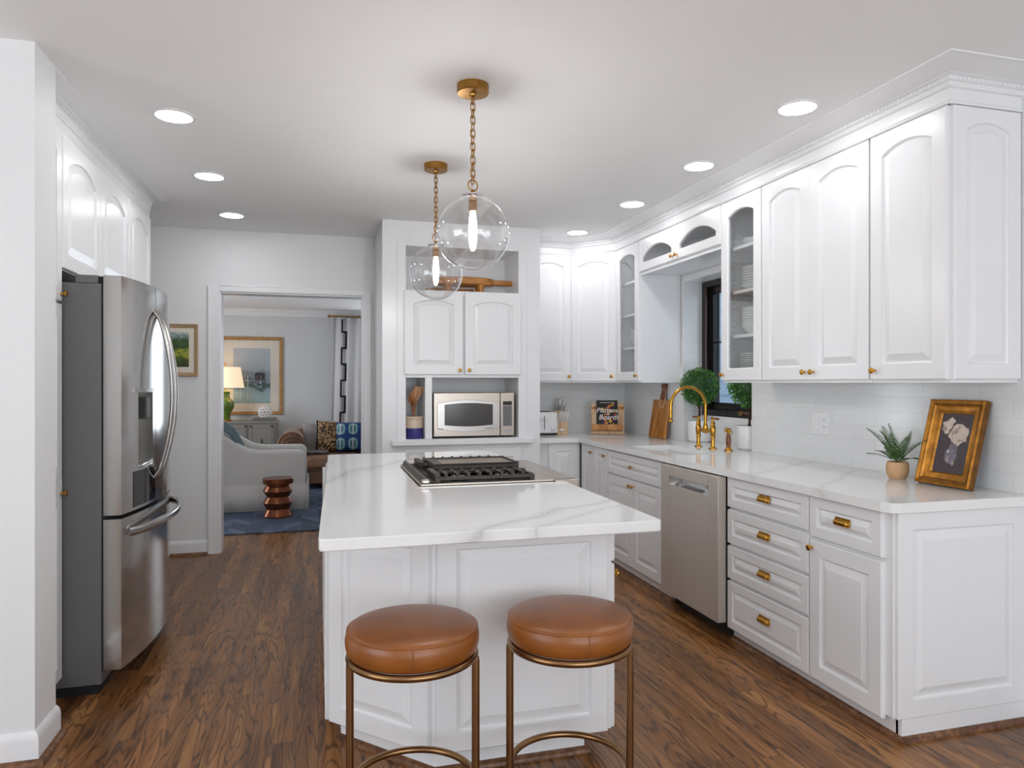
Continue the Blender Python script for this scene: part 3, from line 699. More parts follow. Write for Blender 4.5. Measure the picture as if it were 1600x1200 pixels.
# --- L countertop with sink cut-out
SX0, SX1, SY0, SY1 = 2.18, 2.475, 3.99, 4.66
CF = 2.075
c_ = MB(); zt, zb = 0.914, 0.876
out = [(WX - 0.007, 2.172), (CF + 0.05, 2.172), (CF + 0.014, 2.187), (CF, 2.225), (CF, 5.46), (1.713, 5.46), (1.713, BY - 0.007), (WX - 0.007, BY - 0.007)]
# as a band decomposition around the sink hole
c_.prism([out[0], out[1], out[2], out[3], (CF, SY0), (WX - 0.007, SY0)], zb, zt)
c_.prism([(CF, SY0), (SX0, SY0), (SX0, SY1), (CF, SY1)], zb, zt)
c_.prism([(SX1, SY0), (WX - 0.007, SY0), (WX - 0.007, SY1), (SX1, SY1)], zb, zt)
c_.prism([(CF, SY1), (WX - 0.007, SY1), (WX - 0.007, BY - 0.007), (1.713, BY - 0.007), (1.713, 5.46), (CF, 5.46)], zb, zt)
c_.box(WX - 0.007, 2.928, RY0 + 0.001, RY1 - 0.001, zb, zt)
o = c_.build('countertop', M['quartz']); tag(o, 'white veined quartz countertop running along the right wall into the far corner', 'countertop')
# sink
s = thing('sink', 'white undermount sink sunk in the counter before the window', 'sink', (2.3275, 4.325, 0.874))
hx, hy = (SX1 - SX0) / 2 + 0.012, (SY1 - SY0) / 2 + 0.012
MB().box(-hx, -hx + 0.01, -hy, hy, -0.2, 0).box(hx - 0.01, hx, -hy, hy, -0.2, 0).box(-hx, hx, -hy, -hy + 0.01, -0.2, 0).box(-hx, hx, hy - 0.01, hy, -0.2, 0).box(-hx, hx, -hy, hy, -0.21, -0.2).build('basin', M['ceramic'], s)
MB().lathe([(0.04, 0), (0.04, 0.003), (0.03, 0.004), (0.001, 0.003)], 20, (0, 0, -0.2)).build('drain', M['chrome'], s, smooth=True)

# ================================================================== LEFT CABINETS + FRIDGE
def tall(label, y0, w): return thing('tall_cabinet', label, 'cabinet', (-1.085, y0, 0), pi / 2)
wl = 0.33
u = tall('tall white pantry cabinet squeezed between the wall end and the refrigerator', 3.118, wl)
MB().box(0, wl, 0, 0.8, 0.1, 2.455).build('cabinet_body', M['cab'], u); MB().box(0, wl, 0.06, 0.08, 0, 0.1).build('toe_kick', M['cab'], u)
door(u, 0.003, 0.095, wl - 0.006, 1.615, arch=0, stile=0.06, mid=0.83, kn=(wl - 0.025, 0.80))
door(u, 0.003, 1.722, wl - 0.006, 0.728, arch=0.035, stile=0.06, kn=(wl - 0.025, 0.03))
wl = 1.112
u = thing('wall_cabinet', 'white two-door cabinet bridging over the refrigerator', 'cabinet', (-1.085, 3.452, 1.865), pi / 2)
MB().box(0, wl, 0, 0.8, 0, 0.59).build('cabinet_body', M['cab'], u)
door(u, 0.006, 0.004, 0.545, 0.578, arch=0.06, stile=0.065); door(u, 0.556, 0.004, 0.545, 0.578, arch=0.06, stile=0.065)
wl = 0.555
u = tall('tall white cabinet beyond the refrigerator, mostly hidden by it', 4.568, wl)
MB().box(0, wl, 0, 0.8, 0.1, 2.455).build('cabinet_body', M['cab'], u); MB().box(0, wl, 0.06, 0.08, 0, 0.1).build('toe_kick', M['cab'], u)
door(u, 0.004, 0.1, wl - 0.012, 1.75, arch=0, stile=0.065); door(u, 0.004, 1.865, wl - 0.012, 0.585, arch=0.06, stile=0.065)

fr = thing('refrigerator', 'large stainless french-door refrigerator with grey side and bottom freezer', 'refrigerator', (0, 0, 0))
FY0, FY1, SEAM = 3.452, 4.555, 3.845
MB().box(-1.84, -0.916, FY0 + 0.004, FY1 - 0.01, 0.045, 1.806).build('cabinet_shell', M['fridge_side'], fr, bevel=0.004)
MB().box(-1.8, -0.93, FY0 + 0.02, FY1 - 0.02, 0.0, 0.045).build('base_grille', M['dark'], fr)
def fx(y):
    t = (y - 3.97) / 0.53; return -0.84 + 0.066 * (1 - min(1, t * t))
FY1d = 4.50
def curved(mb, y0, y1, z0, z1, back=-0.908, n=10, dy=0):
    ys = [y0 + (y1 - y0) * i / n for i in range(n + 1)]; k = n + 1
    vs = [(fx(y) + dy, y, z) for z in (z0, z1) for y in ys] + [(back, y, z) for z in (z0, z1) for y in ys]
    fs = []
    for i in range(n):
        fs += [(i, i + 1, k + i + 1, k + i), (2 * k + i + 1, 2 * k + i, 3 * k + i, 3 * k + i + 1), (k + i, k + i + 1, 3 * k + i + 1, 3 * k + i), (i + 1, i, 2 * k + i, 2 * k + i + 1)]
    fs += [(0, k, 3 * k, 2 * k), (n, 2 * k + n, 3 * k + n, k + n)]
    return mb.add(vs, fs)
PZ0, PZ1, PY0, PY1 = 0.975, 1.325, 3.61, 3.795
m = MB(); curved(m, FY0, SEAM - 0.003, 0.786, PZ0); curved(m, FY0, SEAM - 0.003, PZ1, 1.842); curved(m, FY0, PY0, PZ0, PZ1, n=3); curved(m, PY1, SEAM - 0.003, PZ0, PZ1, n=2)
dn = m.build('door', M['steel_door'], fr, smooth=True, ang=30)
m = MB(); curved(m, SEAM + 0.003, FY1d, 0.786, 1.842); df = m.build('door', M['steel_door'], fr, smooth=True, ang=30)
m = MB(); curved(m, FY0, FY1d, 0.107, 0.768, n=16); dz = m.build('freezer_drawer', M['steel_door'], fr, smooth=True, ang=30)
MB().box(-0.915, -0.90, FY0 + 0.01, FY1d - 0.01, 0.1, 1.83).build('door_gasket', M['dark'], fr)
# dispenser
MB().box(-0.90, -0.872, PY0 + 0.001, PY1 - 0.001, PZ0 + 0.001, PZ1 - 0.001).build('dispenser_recess', M['steel'], dn)
MB().box(-0.87, -0.80, PY0 + 0.004, PY1 - 0.004, PZ0 + 0.002, PZ0 + 0.012).build('drip_tray', M['chrome'], dn, bevel=0.002)
MB().box(-0.868, -0.825, PY0 + 0.03, PY0 + 0.10, 1.19, 1.30).build('dispenser_paddle', M['fridge_side'], dn, bevel=0.006)
m = MB(); curved(m, 3.56, 3.815, PZ1 + 0.001, PZ1 + 0.018, n=6, dy=0.006, back=-0.83); m.build('dispenser_lip', M['steel'], dn, smooth=True)
m = MB(); curved(m, 3.56, 3.826, 0.80, PZ0 - 0.012, n=6, dy=0.0025, back=-0.83); m.build('control_panel', M['blackglass'], dn, smooth=True)
def bowed(y, za, zb, x0, bow, r, hy, par, nm='handle'):
    n = 20; path = [(x0 + bow * sin(pi * i / n) ** 0.8 - (0.012 if i in (0, n) else 0), y + hy * sin(pi * i / n), za + (zb - za) * i / n) for i in range(n + 1)]
    MB().tube(path, r, 10, flat=0.6, up=(1, 0, 0)).build(nm, M['steel'], par, smooth=True, ang=60)
bowed(SEAM - 0.035, 0.905, 1.725, -0.768, 0.072, 0.017, 0.0, dn); bowed(SEAM + 0.04, 0.905, 1.725, -0.768, 0.072, 0.017, 0.02, df)
n = 20; path = []
for i in range(n + 1):
    y = FY0 + 0.05 + (FY1d - FY0 - 0.12) * i / n; path.append((fx(y) + 0.008 + 0.055 * sin(pi * i / n) ** 0.5, y, 0.70 + 0.004 * sin(pi * i / n)))
MB().tube(path, 0.02, 10, flat=0.5, up=(1, 0, 0)).build('handle', M['steel'], dz, smooth=True, ang=60)
MB().box(-1.02, -0.93, FY0 + 0.006, FY0 + 0.07, 1.806, 1.842).build('hinge_cover', M['fridge_side'], fr, bevel=0.004)
MB().box(-0.93, -0.885, FY0 + 0.01, FY0 + 0.04, 1.806, 1.838).build('hinge', M['dark'], fr, bevel=0.004)

# ================================================================== BUILT-IN OVEN TOWER
HX0, HX1, HY, HB = 0.466, 1.71, 5.367, 6.076
u = thing('built_in_cabinet', 'floor-to-ceiling white built-in cabinet with open shelves and microwave niche', 'cabinet', (0, 0, 0))
m = MB()
m.box(HX0, 0.642, HY, HB, 0, CEIL).box(1.53, HX1, HY, HB, 0, CEIL)                # side masses
m.box(0.642, 1.53, HY, HB, 2.41, CEIL).box(0.642, 1.53, HY + 0.42, HB, 0, 2.41)   # head, back
m.box(0.642, 1.53, HY, HY + 0.42, 1.408, 2.078).box(0.642, 1.53, HY, HY + 0.42, 0, 0.938)
m.box(0.788, 0.842, HY, HY + 0.42, 0.938, 1.408)
m.build('cabinet_body', M['cab'], u)
MB().box(0.574, 0.642, HY - 0.008, HY, 0.93, 2.469).box(1.53, 1.60, HY - 0.008, HY, 0.93, 2.469).box(0.642, 1.53, HY - 0.008, HY, 2.41, 2.469).box(0.642, 1.53, HY - 0.008, HY, 2.04, 2.078).box(0.642, 1.53, HY - 0.008, HY, 1.408, 1.445).box(0.788, 0.842, HY - 0.008, HY, 0.938, 1.408).build('face_frame', M['cab'], u, bevel=0.002)
MB().box(0.535, 1.64, HY - 0.05, HY, 0.893, 0.934).build('ledge', M['cab'], u, bevel=0.005)
d = door_mb(0.452, 0.64, 0.032, stile=0.07).build('door', M['cab'], u, (0.627, HY - 0.008, 1.432), smooth=True, ang=20); knob(d, 0.425, 0.035)
d = door_mb(0.452, 0.64, 0.032, stile=0.07).build('door', M['cab'], u, (1.095, HY - 0.008, 1.432), smooth=True, ang=20); knob(d, 0.03, 0.035)
d = door_mb(0.92, 0.76, 0, stile=0.07).build('panel', M['cab'], u, (0.63, HY, 0.1), smooth=True, ang=20)
# ================================================================== DOWNLIGHTS
DL = [(-0.64, 3.54, 'recessed ceiling downlight nearest the camera in the left row'), (-0.624, 4.517, 'recessed ceiling downlight in the middle of the left row'), (-0.611, 5.525, 'recessed ceiling downlight furthest back in the left row, before the cased opening'),
      (2.066, 2.695, 'recessed ceiling downlight nearest the camera in the right row'), (2.081, 3.566, 'recessed ceiling downlight second from the camera in the right row'),
      (2.085, 4.451, 'recessed ceiling downlight third from the camera in the right row'), (2.044, 5.409, 'recessed ceiling downlight in the rear right corner')]
src = None
for x, y, lb in DL:
    if src is None:
        t = thing('ceiling_downlight', lb, 'ceiling light', (x, y, CEIL), 0, 'recessed ceiling downlights'); src = t
        MB().lathe([(0.078, 0.0), (0.094, 0.0), (0.093, -0.004), (0.079, -0.006), (0.078, 0.0)], 40, cap=False).build('trim_ring', M['plastic'], t, smooth=True)
        MB().lathe([(0.078, -0.0045), (0.04, -0.0048), (0.0001, -0.005)], 40, cap=False).build('lens', M['lens'], t)
    else:
        t = copy_tree(src); t.location = (x, y, CEIL); t['label'] = lb

# ================================================================== PENDANTS
def chain_link(c, L, Wd, r, ax, n=18):
    p = []
    for i in range(n):
        a = 2 * pi * i / n; q = cos(a) * Wd / 2; z = sin(a) * Wd / 2 + (L - Wd) / 2 * (1 if sin(a) > 0 else -1)
        p.append((c[0] + (q if ax else 0), c[1] + (0 if ax else q), c[2] + z))
    return MB().tube(p, r, 6, closed=True)
def pendant(x, y, lb):
    t = thing('pendant_lamp', lb, 'pendant lamp', (x, y, CEIL), 0.3, 'glass globe pendants over the island')
    MB().lathe([(0.066, 0), (0.066, -0.032), (0.063, -0.036), (0.016, -0.038), (0.014, -0.046), (0.006, -0.05), (0.0001, -0.052)], 36).build('canopy', M['brass_dark'], t, smooth=True)
    m = MB(); z = -0.062; k = 0
    while z > -0.395: m._mg(chain_link((0, 0, z), 0.036, 0.02, 0.0026, k % 2)); z -= 0.0275; k += 1
    m.build('chain', M['brass_dark'], t, smooth=True)
    zb = -0.408
    MB().tube([(0.004 * sin(i), 0.004, -0.045 - (0.38) * i / 12) for i in range(13)], 0.0016, 6).build('cord', M['brass_dark'], t, smooth=True)
    MB().tube([(0.022 * cos(2 * pi * i / 24), 0, zb - 0.006 + 0.022 * sin(2 * pi * i / 24)) for i in range(24)], 0.003, 8, closed=True).build('ring', M['brass_dark'], t, smooth=True)
    MB().lathe([(0.006, zb - 0.024), (0.008, zb - 0.03), (0.014, zb - 0.036), (0.014, zb - 0.044)], 20).build('collar', M['brass_dark'], t, smooth=True)
    MB().lathe([(0.0001, zb - 0.044), (0.044, zb - 0.045), (0.046, zb - 0.05), (0.044, zb - 0.055)], 32).build('cap', M['chrome'], t, smooth=True)
    MB().lathe([(0.018, zb - 0.055), (0.018, zb - 0.115), (0.0001, zb - 0.116)], 24).build('socket', M['bronze'], t, smooth=True)
    R = 0.152; zc = -0.612; pr = []
    th0 = math.asin(0.045 / R)
    pr.append((0.0455, zb - 0.046)); pr.append((0.0445, zc + R * cos(th0) + 0.008))
    for i in range(41):
        a = th0 + (pi - th0) * i / 40; pr.append((max(1e-4, R * sin(a)), zc + R * cos(a)))
    MB().lathe(pr, 64, cap=False).build('globe', M['globe'], t, smooth=True, ang=80)
    MB().lathe([(0.0001, zb - 0.117), (0.011, zb - 0.12), (0.015, zb - 0.15), (0.017, zb - 0.19), (0.011, zb - 0.235), (0.0001, zb - 0.242)], 20).build('bulb', M['bulb'], t, smooth=True)
pendant(0.617, 2.85, 'clear glass globe pendant on a brass chain, the nearer and larger-looking one')
pendant(0.640, 3.94, 'clear glass globe pendant on a brass chain, the one behind, nearer the oven tower')

# ================================================================== ISLAND
u = thing('kitchen_island', 'white panelled kitchen island cabinet with an angled corner and brass knobs', 'island', (0, 0, 0))
IX0, IX1, IY0, IY1 = 0.045, 1.035, 2.39, 4.50
IC = (0.378, 2.39); ID = (0.045, 2.735)
RGY0, RGY1 = 3.085, 3.865       # range slot
m = MB()
m.prism([ID, IC, (IX1, IY0), (IX1, RGY0 - 0.004), (IX0, RGY0 - 0.004)], 0.105, 0.874)
m.prism([(IX0, RGY0 - 0.004), (0.40, RGY0 - 0.004), (0.40, RGY1 + 0.004), (IX0, RGY1 + 0.004)], 0.105, 0.874)
m.prism([(IX0, RGY1 + 0.004), (IX1, RGY1 + 0.004), (IX1, IY1), (IX0, IY1)], 0.105, 0.874)
m.build('cabinet_body', M['cab'], u)
m = MB(); tk = [(0.085, 2.79), (0.395, 2.455), (0.955, 2.455), (0.955, RGY0), (0.085, RGY0)]
m.prism(tk, 0.0, 0.105).build('toe_kick', M['cab'], u); m = MB(); m.prism([(0.085, RGY1), (0.955, RGY1), (0.955, 4.45), (0.085, 4.45)], 0, 0.105); m.build('toe_kick', M['cab'], u)
m = MB(); sweep(m, [(0.085, 4.45), (0.085, 2.79), (0.395, 2.455), (0.955, 2.455), (0.955, 3.0)], SH)
m.build('shoe_moulding', M['shoe'], u, smooth=True)
door_mb(0.625, 0.762, 0, stile=0.066, field=0.034).build('front_panel', M['cab'], u, (0.39, IY0, 0.105), smooth=True, ang=20)
dv = Vector((IC[0] - ID[0], IC[1] - ID[1])); 
door_mb(dv.length - 0.016, 0.762, 0, stile=0.066, field=0.034).build('corner_panel', M['cab'], u, (ID[0] + dv.x / dv.length * 0.008, ID[1] + dv.y / dv.length * 0.008, 0.105), rotz=math.atan2(dv.y, dv.x), smooth=True, ang=20)
# side doors on the left face (facing -X) and right face (facing +X)
yy = 3.12
for w_ in (0.36, 0.42, 0.42, 0.42):
    d = door_mb(w_ - 0.01, 0.765, 0, stile=0.06).build('door', M['cab'], u, (IX0, yy + w_ - 0.39 + 0.0, 0.102), rotz=-pi / 2, smooth=True, ang=20)
    yy += w_
dw_ = RGY0 - IY0 - 0.03
d = door_mb(dw_, 0.15, 0, stile=0.04, field=0.018).build('drawer', M['cab'], u, (IX1, IY0 + 0.012, 0.715), rotz=pi / 2, smooth=True, ang=20); knob(d, dw_ / 2, 0.075)
d = door_mb(dw_, 0.60, 0, stile=0.06).build('door', M['cab'], u, (IX1, IY0 + 0.012, 0.104), rotz=pi / 2, smooth=True, ang=20); knob(d, 0.03, 0.555)
d = door_mb(0.56, 0.76, 0, stile=0.06).build('door', M['cab'], u, (IX1, RGY1 + 0.03, 0.104), rotz=pi / 2, smooth=True, ang=20); knob(d, 0.03, 0.70)
# island top (notched around the slide-in range)
T0, T1 = 0.876, 0.914
lx = lambda y: 0.0 + (y - 2.12) * 0.024
m = MB(); r_ = 0.025
m.prism([(lx(2.145), 2.145), (0.004, 2.128), (0.022, 2.118), (1.082, 2.118), (1.100, 2.126), (1.106, 2.145), (1.106, RGY0), (0.432, RGY0), (0.432, RGY1), (1.106, RGY1), (1.106, 4.62), (lx(4.62) + 0.01, 4.62), (lx(4.60), 4.60)], T0, T1)
o = m.build('island_countertop', M['quartz'], bevel=0.005); tag(o, 'white quartz island countertop with grey veins around the gas range', 'countertop')

# ================================================================== RANGE (slide-in, front faces +X)
g = thing('gas_range', 'slide-in downdraft gas range with griddle set in the island top', 'range', (0, 0, 0))
gx0, gx1, gy0, gy1 = 0.434, 1.06, RGY0 + 0.003, RGY1 - 0.003
MB().box(0.45, 1.05, gy0, gy1, 0.09, 0.905).build('range_body', M['steel'], g)
MB().box(1.05, 1.085, gy0 + 0.01, gy1 - 0.01, 0.28, 0.76).build('oven_door', M['steel'], g, bevel=0.004)
MB().box(1.05, 1.09, gy0 + 0.01, gy1 - 0.01, 0.10, 0.27).build('drawer', M['steel'], g, bevel=0.004)
MB().tube([(1.10, gy0 + 0.06, 0.71), (1.13, gy0 + 0.08, 0.71), (1.13, gy1 - 0.08, 0.71), (1.10, gy1 - 0.06, 0.71)], 0.012, 10).build('oven_handle', M['steel'], g, smooth=True)
m = MB(); m.prism([(1.05, 0.775), (1.12, 0.79), (1.165, 0.915), (1.165, 0.924), (1.05, 0.924)], gy0 - 0.03, gy1 + 0.03, axis='y'); m.build('control_panel', M['steel_warm'], g, bevel=0.003)
for i in range(5):
    y = gy0 + 0.06 + i * 0.165; k_ = MB().lathe([(0.024, 0), (0.024, 0.004), (0.019, 0.006), (0.018, 0.03), (0.016, 0.033), (0.0001, 0.033)], 24)
    k_.build('control_knob', M['chrome'], g, (1.138, y, 0.852), smooth=True, rot=(0, radians(72), 0))
MB().box(0.434, 1.165, gy0 - 0.004, gy0 + 0.014, 0.915, 0.924).box(0.434, 1.165, gy1 - 0.014, gy1 + 0.004, 0.915, 0.924).box(0.434, 0.445, gy0, gy1, 0.915, 0.924).box(0.96, 1.06, gy0 + 0.014, gy1 - 0.014, 0.915, 0.923).build('cooktop_rim', M['steel_warm'], g, bevel=0.002)
MB().box(0.445, 0.965, gy0 + 0.014, gy1 - 0.014, 0.905, 0.917).build('cooktop_pan', M['dark'], g)
# vent: two angled bars with a slot between
m = MB(); m.prism([(0.438, 0.918), (0.45, 0.945), (0.462, 0.948), (0.476, 0.925), (0.476, 0.918)], gy0 + 0.01, gy1 - 0.01, axis='y'); m.build('vent_rail', M['iron'], g, bevel=0.003)
MB().box(0.44, 0.476, gy0 - 0.003, gy0 + 0.02, 0.924, 0.944).build('vent_end_cap', M['steel'], g, bevel=0.006)
m = MB(); 
for i in range(24): m.box(0.476, 0.505, gy0 + 0.03 + i * 0.03, gy0 + 0.044 + i * 0.03, 0.925, 0.932)
m.box(0.476, 0.48, gy0 + 0.02, gy1 - 0.02, 0.918, 0.933).box(0.50, 0.505, gy0 + 0.02, gy1 - 0.02, 0.918, 0.933); m.build('vent_grille', M['iron'], g)
# grates
def grate(y0, y1, nm='grate'):
    m = MB(); x0, x1 = 0.515, 0.955; zt_ = 0.962; r = 0.008
    def bar(a, b, h=0.013, w_=0.008):
        a = Vector(a); b = Vector(b); d = (b - a); d.z = 0; d.normalize(); nrm = Vector((-d.y, d.x, 0)) * w_
        vs = [a + nrm, a - nrm, b - nrm, b + nrm]; vs = [tuple(v) for v in vs] + [tuple(v - Vector((0, 0, h))) for v in vs]
        m.add(vs, [(0, 1, 2, 3), (7, 6, 5, 4), (0, 4, 5, 1), (1, 5, 6, 2), (2, 6, 7, 3), (3, 7, 4, 0)])
    zf = 0.948
    bar((x0, y0, zf), (x1, y0, zf), 0.016); bar((x0, y1, zf), (x1, y1, zf), 0.016); bar((x0, y0, zt_), (x0, y1, zt_), 0.03, 0.014); bar((x1, y0, zt_ - .01), (x1, y1, zt_ - .01), 0.02, 0.01)
    ym = (y0 + y1) / 2; bar((x0, ym, zt_), (x1, ym, zt_), 0.014)
    k = 8
    for i in range(k):
        x = x0 + 0.04 + (x1 - x0 - 0.08) * i / (k - 1)
        bar((x, y0 - 0.004, zt_), (x, y0 + 0.085, zt_)); bar((x, y1 + 0.004, zt_), (x, y1 - 0.085, zt_))
        m.box(x - 0.006, x + 0.006, y0 - 0.006, y0 + 0.008, 0.93, zt_ + 0.004); m.box(x - 0.006, x + 0.006, y1 - 0.008, y1 + 0.006, 0.93, zt_ + 0.004)
    for x in (x0, x1):
        for y in (y0, y1): m.box(x - 0.012, x + 0.012, y - 0.012, y + 0.012, 0.917, 0.948)
    return m.build(nm, M['iron'], g, bevel=0.002)
grate(3.125, 3.345); grate(3.60, 3.82)
# griddle
m = MB(); y0, y1, x0, x1 = 3.325, 3.625, 0.535, 0.95
m.box(x0, x1, y0, y1, 0.952, 0.972).box(x0, x1, y0, y0 + 0.012, 0.972, 0.982).box(x0, x1, y1 - 0.012, y1, 0.972, 0.982).box(x0, x0 + 0.045, y0, y1, 0.972, 0.979).box(x1 - 0.012, x1, y0, y1, 0.972, 0.982)
m.box(x0 + 0.01, x0 + 0.03, y0 + 0.02, y0 + 0.04, 0.92, 0.952).box(x1 - 0.04, x1 - 0.02, y0 + 0.02, y0 + 0.04, 0.92, 0.952).box(x0 + 0.01, x0 + 0.03, y1 - 0.04, y1 - 0.02, 0.92, 0.952).box(x1 - 0.04, x1 - 0.02, y1 - 0.04, y1 - 0.02, 0.92, 0.952)
gd = m.build('griddle', M['iron'], g, bevel=0.003)
MB().box(x0 + 0.045, x1 - 0.012, y0 + 0.012, y1 - 0.012, 0.972, 0.9745).build('griddle_surface', M['griddle'], gd)
for bx_, by_ in ((0.63, 3.235), (0.84, 3.235), (0.63, 3.71), (0.84, 3.71)):
    MB().lathe([(0.045, 0.917), (0.048, 0.922), (0.038, 0.927), (0.034, 0.938), (0.03, 0.941), (0.0001, 0.942)], 28).build('burner', M['steel'], g, (bx_, by_, 0), smooth=True)

# ================================================================== BAR STOOLS
def make_stool(x, y, lb, seam):
    t = thing('bar_stool', lb, 'bar stool', (x, y, 0), -YAW, 'bar stools at the island')
    R = 0.196; zt_ = 0.664; zb_ = 0.583
    pr = [(0.0001, zt_ + 0.006)]
    for i in range(1, 9): r = R * 0.93 * i / 8; pr.append((r, zt_ + 0.006 - 0.011 * (i / 8) ** 3))
    pr += [(R * 0.955, zt_ - 0.008), (R * 0.972, zt_ - 0.012), (R * 0.966, zt_ - 0.0145), (R * 0.985, zt_ - 0.02), (R, zt_ - 0.036), (R * 0.998, zt_ - 0.055), (R * 0.975, zb_ + 0.008), (R * 0.94, zb_), (0.0001, zb_)]
    st = MB().lathe(pr, 96, cap=False).build('seat', M['leather'], t, smooth=True, ang=70)
    MB().tube([(R * 0.972 * cos(2 * pi * i / 72), R * 0.972 * sin(2 * pi * i / 72), zt_ - 0.0125) for i in range(72)], 0.0022, 6, closed=True).build('piping', M['leather'], st, smooth=True)
    MB().tube([(R * 1.001 * cos(seam), R * 1.001 * sin(seam), zb_ + 0.008 + 0.058 * i / 6) for i in range(7)], 0.0015, 6).build('side_seam', M['leather'], st, smooth=True)
    rr = 0.0105; Rr = R - 0.012
    MB().tube([(Rr * cos(2 * pi * i / 72), Rr * sin(2 * pi * i / 72), zb_ - 0.012) for i in range(72)], rr, 12, closed=True).build('seat_ring', M['bronze'], t, smooth=True)
    for s_ in (-1, 1):
        p = [(s_ * (Rr - 0.03), 0, zb_ - 0.012)]
        for i in range(7): a = pi / 2 * i / 6; p.append((s_ * (Rr - 0.02 + 0.022 * sin(a)), 0, zb_ - 0.034 + 0.022 * cos(a)))
        p += [(s_ * (Rr + 0.002), 0, 0.4), (s_ * (Rr + 0.002), 0, 0.011)]
        MB().tube(p, 0.0118, 14).build('leg', M['bronze'], t, smooth=True, ang=70)
    MB().tube([(Rr * cos(pi * i / 36), Rr * sin(pi * i / 36), 0.19) for i in range(37)], rr, 12).build('footrest', M['bronze'], t, smooth=True)
    MB().tube([(Rr * cos(2 * pi * i / 72), Rr * sin(2 * pi * i / 72), 0.0108) for i in range(72)], rr, 12, closed=True).build('base_ring', M['bronze'], t, smooth=True)
make_stool(0.270, 2.085, 'round cognac leather bar stool with bronze frame, the left one', radians(-82))
make_stool(0.752, 2.055, 'round cognac leather bar stool with bronze frame, the right one', radians(-78))

# ================================================================== TOWER CONTENTS
# microwave
t = thing('microwave', 'stainless steel microwave oven sitting in the niche', 'microwave', (0.857, 5.385, 0.938))
W_, H_, D_ = 0.645, 0.353, 0.36
MB().box(0, W_, 0.02, D_, 0.012, H_).build('case', M['steel_warm'], t, bevel=0.004)
MB().box(0.0, 0.53, 0.0, 0.02, 0.014, H_).build('door', M['steel_warm'], t, bevel=0.004)
def bow_panel(x0, x1, za, zb, bow, y0, y1):
    n = 16; top = [(x0 + (x1 - x0) * i / n, zb + bow * sin(pi * i / n)) for i in range(n + 1)]; bot = [(x0 + (x1 - x0) * i / n, za - bow * sin(pi * i / n)) for i in range(n + 1)]
    return MB().prism(bot + top[::-1], y0, y1, axis='y')
ds = bow_panel(0.03, 0.525, 0.075, 0.272, 0.026, -0.006, 0.0).build('door_bezel', M['steel'], t, bevel=0.002)
bow_panel(0.085, 0.468, 0.103, 0.262, 0.012, -0.008, -0.006).build('window', M['mwglass'], ds)
MB().box(0.05, 0.075, -0.0075, -0.006, 0.073, 0.078).box(0.036, 0.044, -0.0075, -0.006, 0.071, 0.08).box(0.405, 0.468, -0.0075, -0.006, 0.073, 0.078).build('door_marks', M['fridge_side'], ds)
MB().box(0.533, W_, 0.0, 0.02, 0.014, H_).build('control_panel', M['steel_warm'], t, bevel=0.003)
MB().box(0.552, 0.625, -0.002, 0.0, 0.255, 0.285).build('display', M['blackglass'], t)
MB().box(0.552, 0.625, -0.002, 0.0, 0.09, 0.25).build('keypad', M['fridge_side'], t)
MB().box(0.555, 0.625, -0.003, 0.0, 0.035, 0.062).build('open_button', M['steel'], t, bevel=0.002)
for x in (0.04, 0.58): MB().lathe([(0.018, 0), (0.018, 0.012)], 16).build('foot', M['dark'], t, (x, 0.05, 0))
# utensil crock + utensils
cx, cy, cz = 0.716, 5.47, 0.938
t = thing('utensil_crock', 'two-tone crock, cream above and cobalt blue below, beside the microwave', 'crock', (cx, cy, cz))
MB().lathe([(0.0001, 0.0), (0.068, 0.0), (0.072, 0.01), (0.071, 0.083)], 36, cap=False).build('lower_body', M['crock_blue'], t, smooth=True)
MB().lathe([(0.0715, 0.083), (0.071, 0.15), (0.0745, 0.155), (0.0745, 0.168), (0.07, 0.172), (0.064, 0.168), (0.062, 0.02), (0.0001, 0.02)], 36, cap=False).build('upper_body', M['crock_top'], t, smooth=True)
def utensil(name, lb, lean, az, L, kind, mat='spoonwood', roll=0.0):
    base = Vector((cx, cy, cz + 0.024)) - Vector((cos(az), sin(az), 0)) * 0.02 * (1 if kind != 'thin' else 0.4)
    o = thing(name, lb, 'kitchen utensil', base, 0, 'wooden utensils in the crock', rot=(-lean * sin(az), lean * cos(az), 0))
    MB().tube([(0, 0, 0), (0, 0, L * 0.5), (0, 0, L * 0.72)], [0.006, 0.006, 0.007], 10).build('handle', M[mat], o, smooth=True)
    if kind == 'thin': MB().tube([(0, 0, L * 0.72), (0, 0, L * 0.85), (0, 0, L)], [0.007, 0.011, 0.004], 10).build('tip', M[mat], o, smooth=True)
    else:
        Wd = 0.036; b = MB(); n = 16; top = []; 
        for i in range(n + 1):
            a = i / n; z = L * 0.68 + L * 0.32 * a
            wd = 0.007 + (Wd - 0.007) * min(1, (a * 1.7)) ** 1.2 if a < 0.6 else Wd * (1 if kind == 'spatula' else sqrt(max(0, 1 - ((a - 0.6) / 0.42) ** 2)))
            top.append((wd, z))
        pts = [(q, z) for q, z in top] + [(-q, z) for q, z in top[::-1]]
        b.prism(pts, -0.004, 0.004, axis='y'); b.xf(Matrix.Rotation(roll, 4, 'Z')).build('bowl' if kind == 'spoon' else 'blade', M[mat], o, bevel=0.003)
utensil('wooden_spatula', 'broad wooden spatula standing on the right in the cream and blue crock', 0.155, 0.15, 0.385, 'spatula', roll=0.0)
utensil('wooden_spoon', 'wooden spoon half hidden behind the broad spatula in the crock', 0.10, 0.75, 0.36, 'spoon', roll=0.3)
utensil('wooden_spoon', 'wooden spoon leaning left in the crock, the nearer of two', 0.16, 3.4, 0.32, 'spoon', roll=1.0)
utensil('wooden_spoon', 'wooden spoon leaning left against the niche wall behind the nearer one', 0.12, 2.7, 0.315, 'spoon', 'handlewood', roll=0.5)
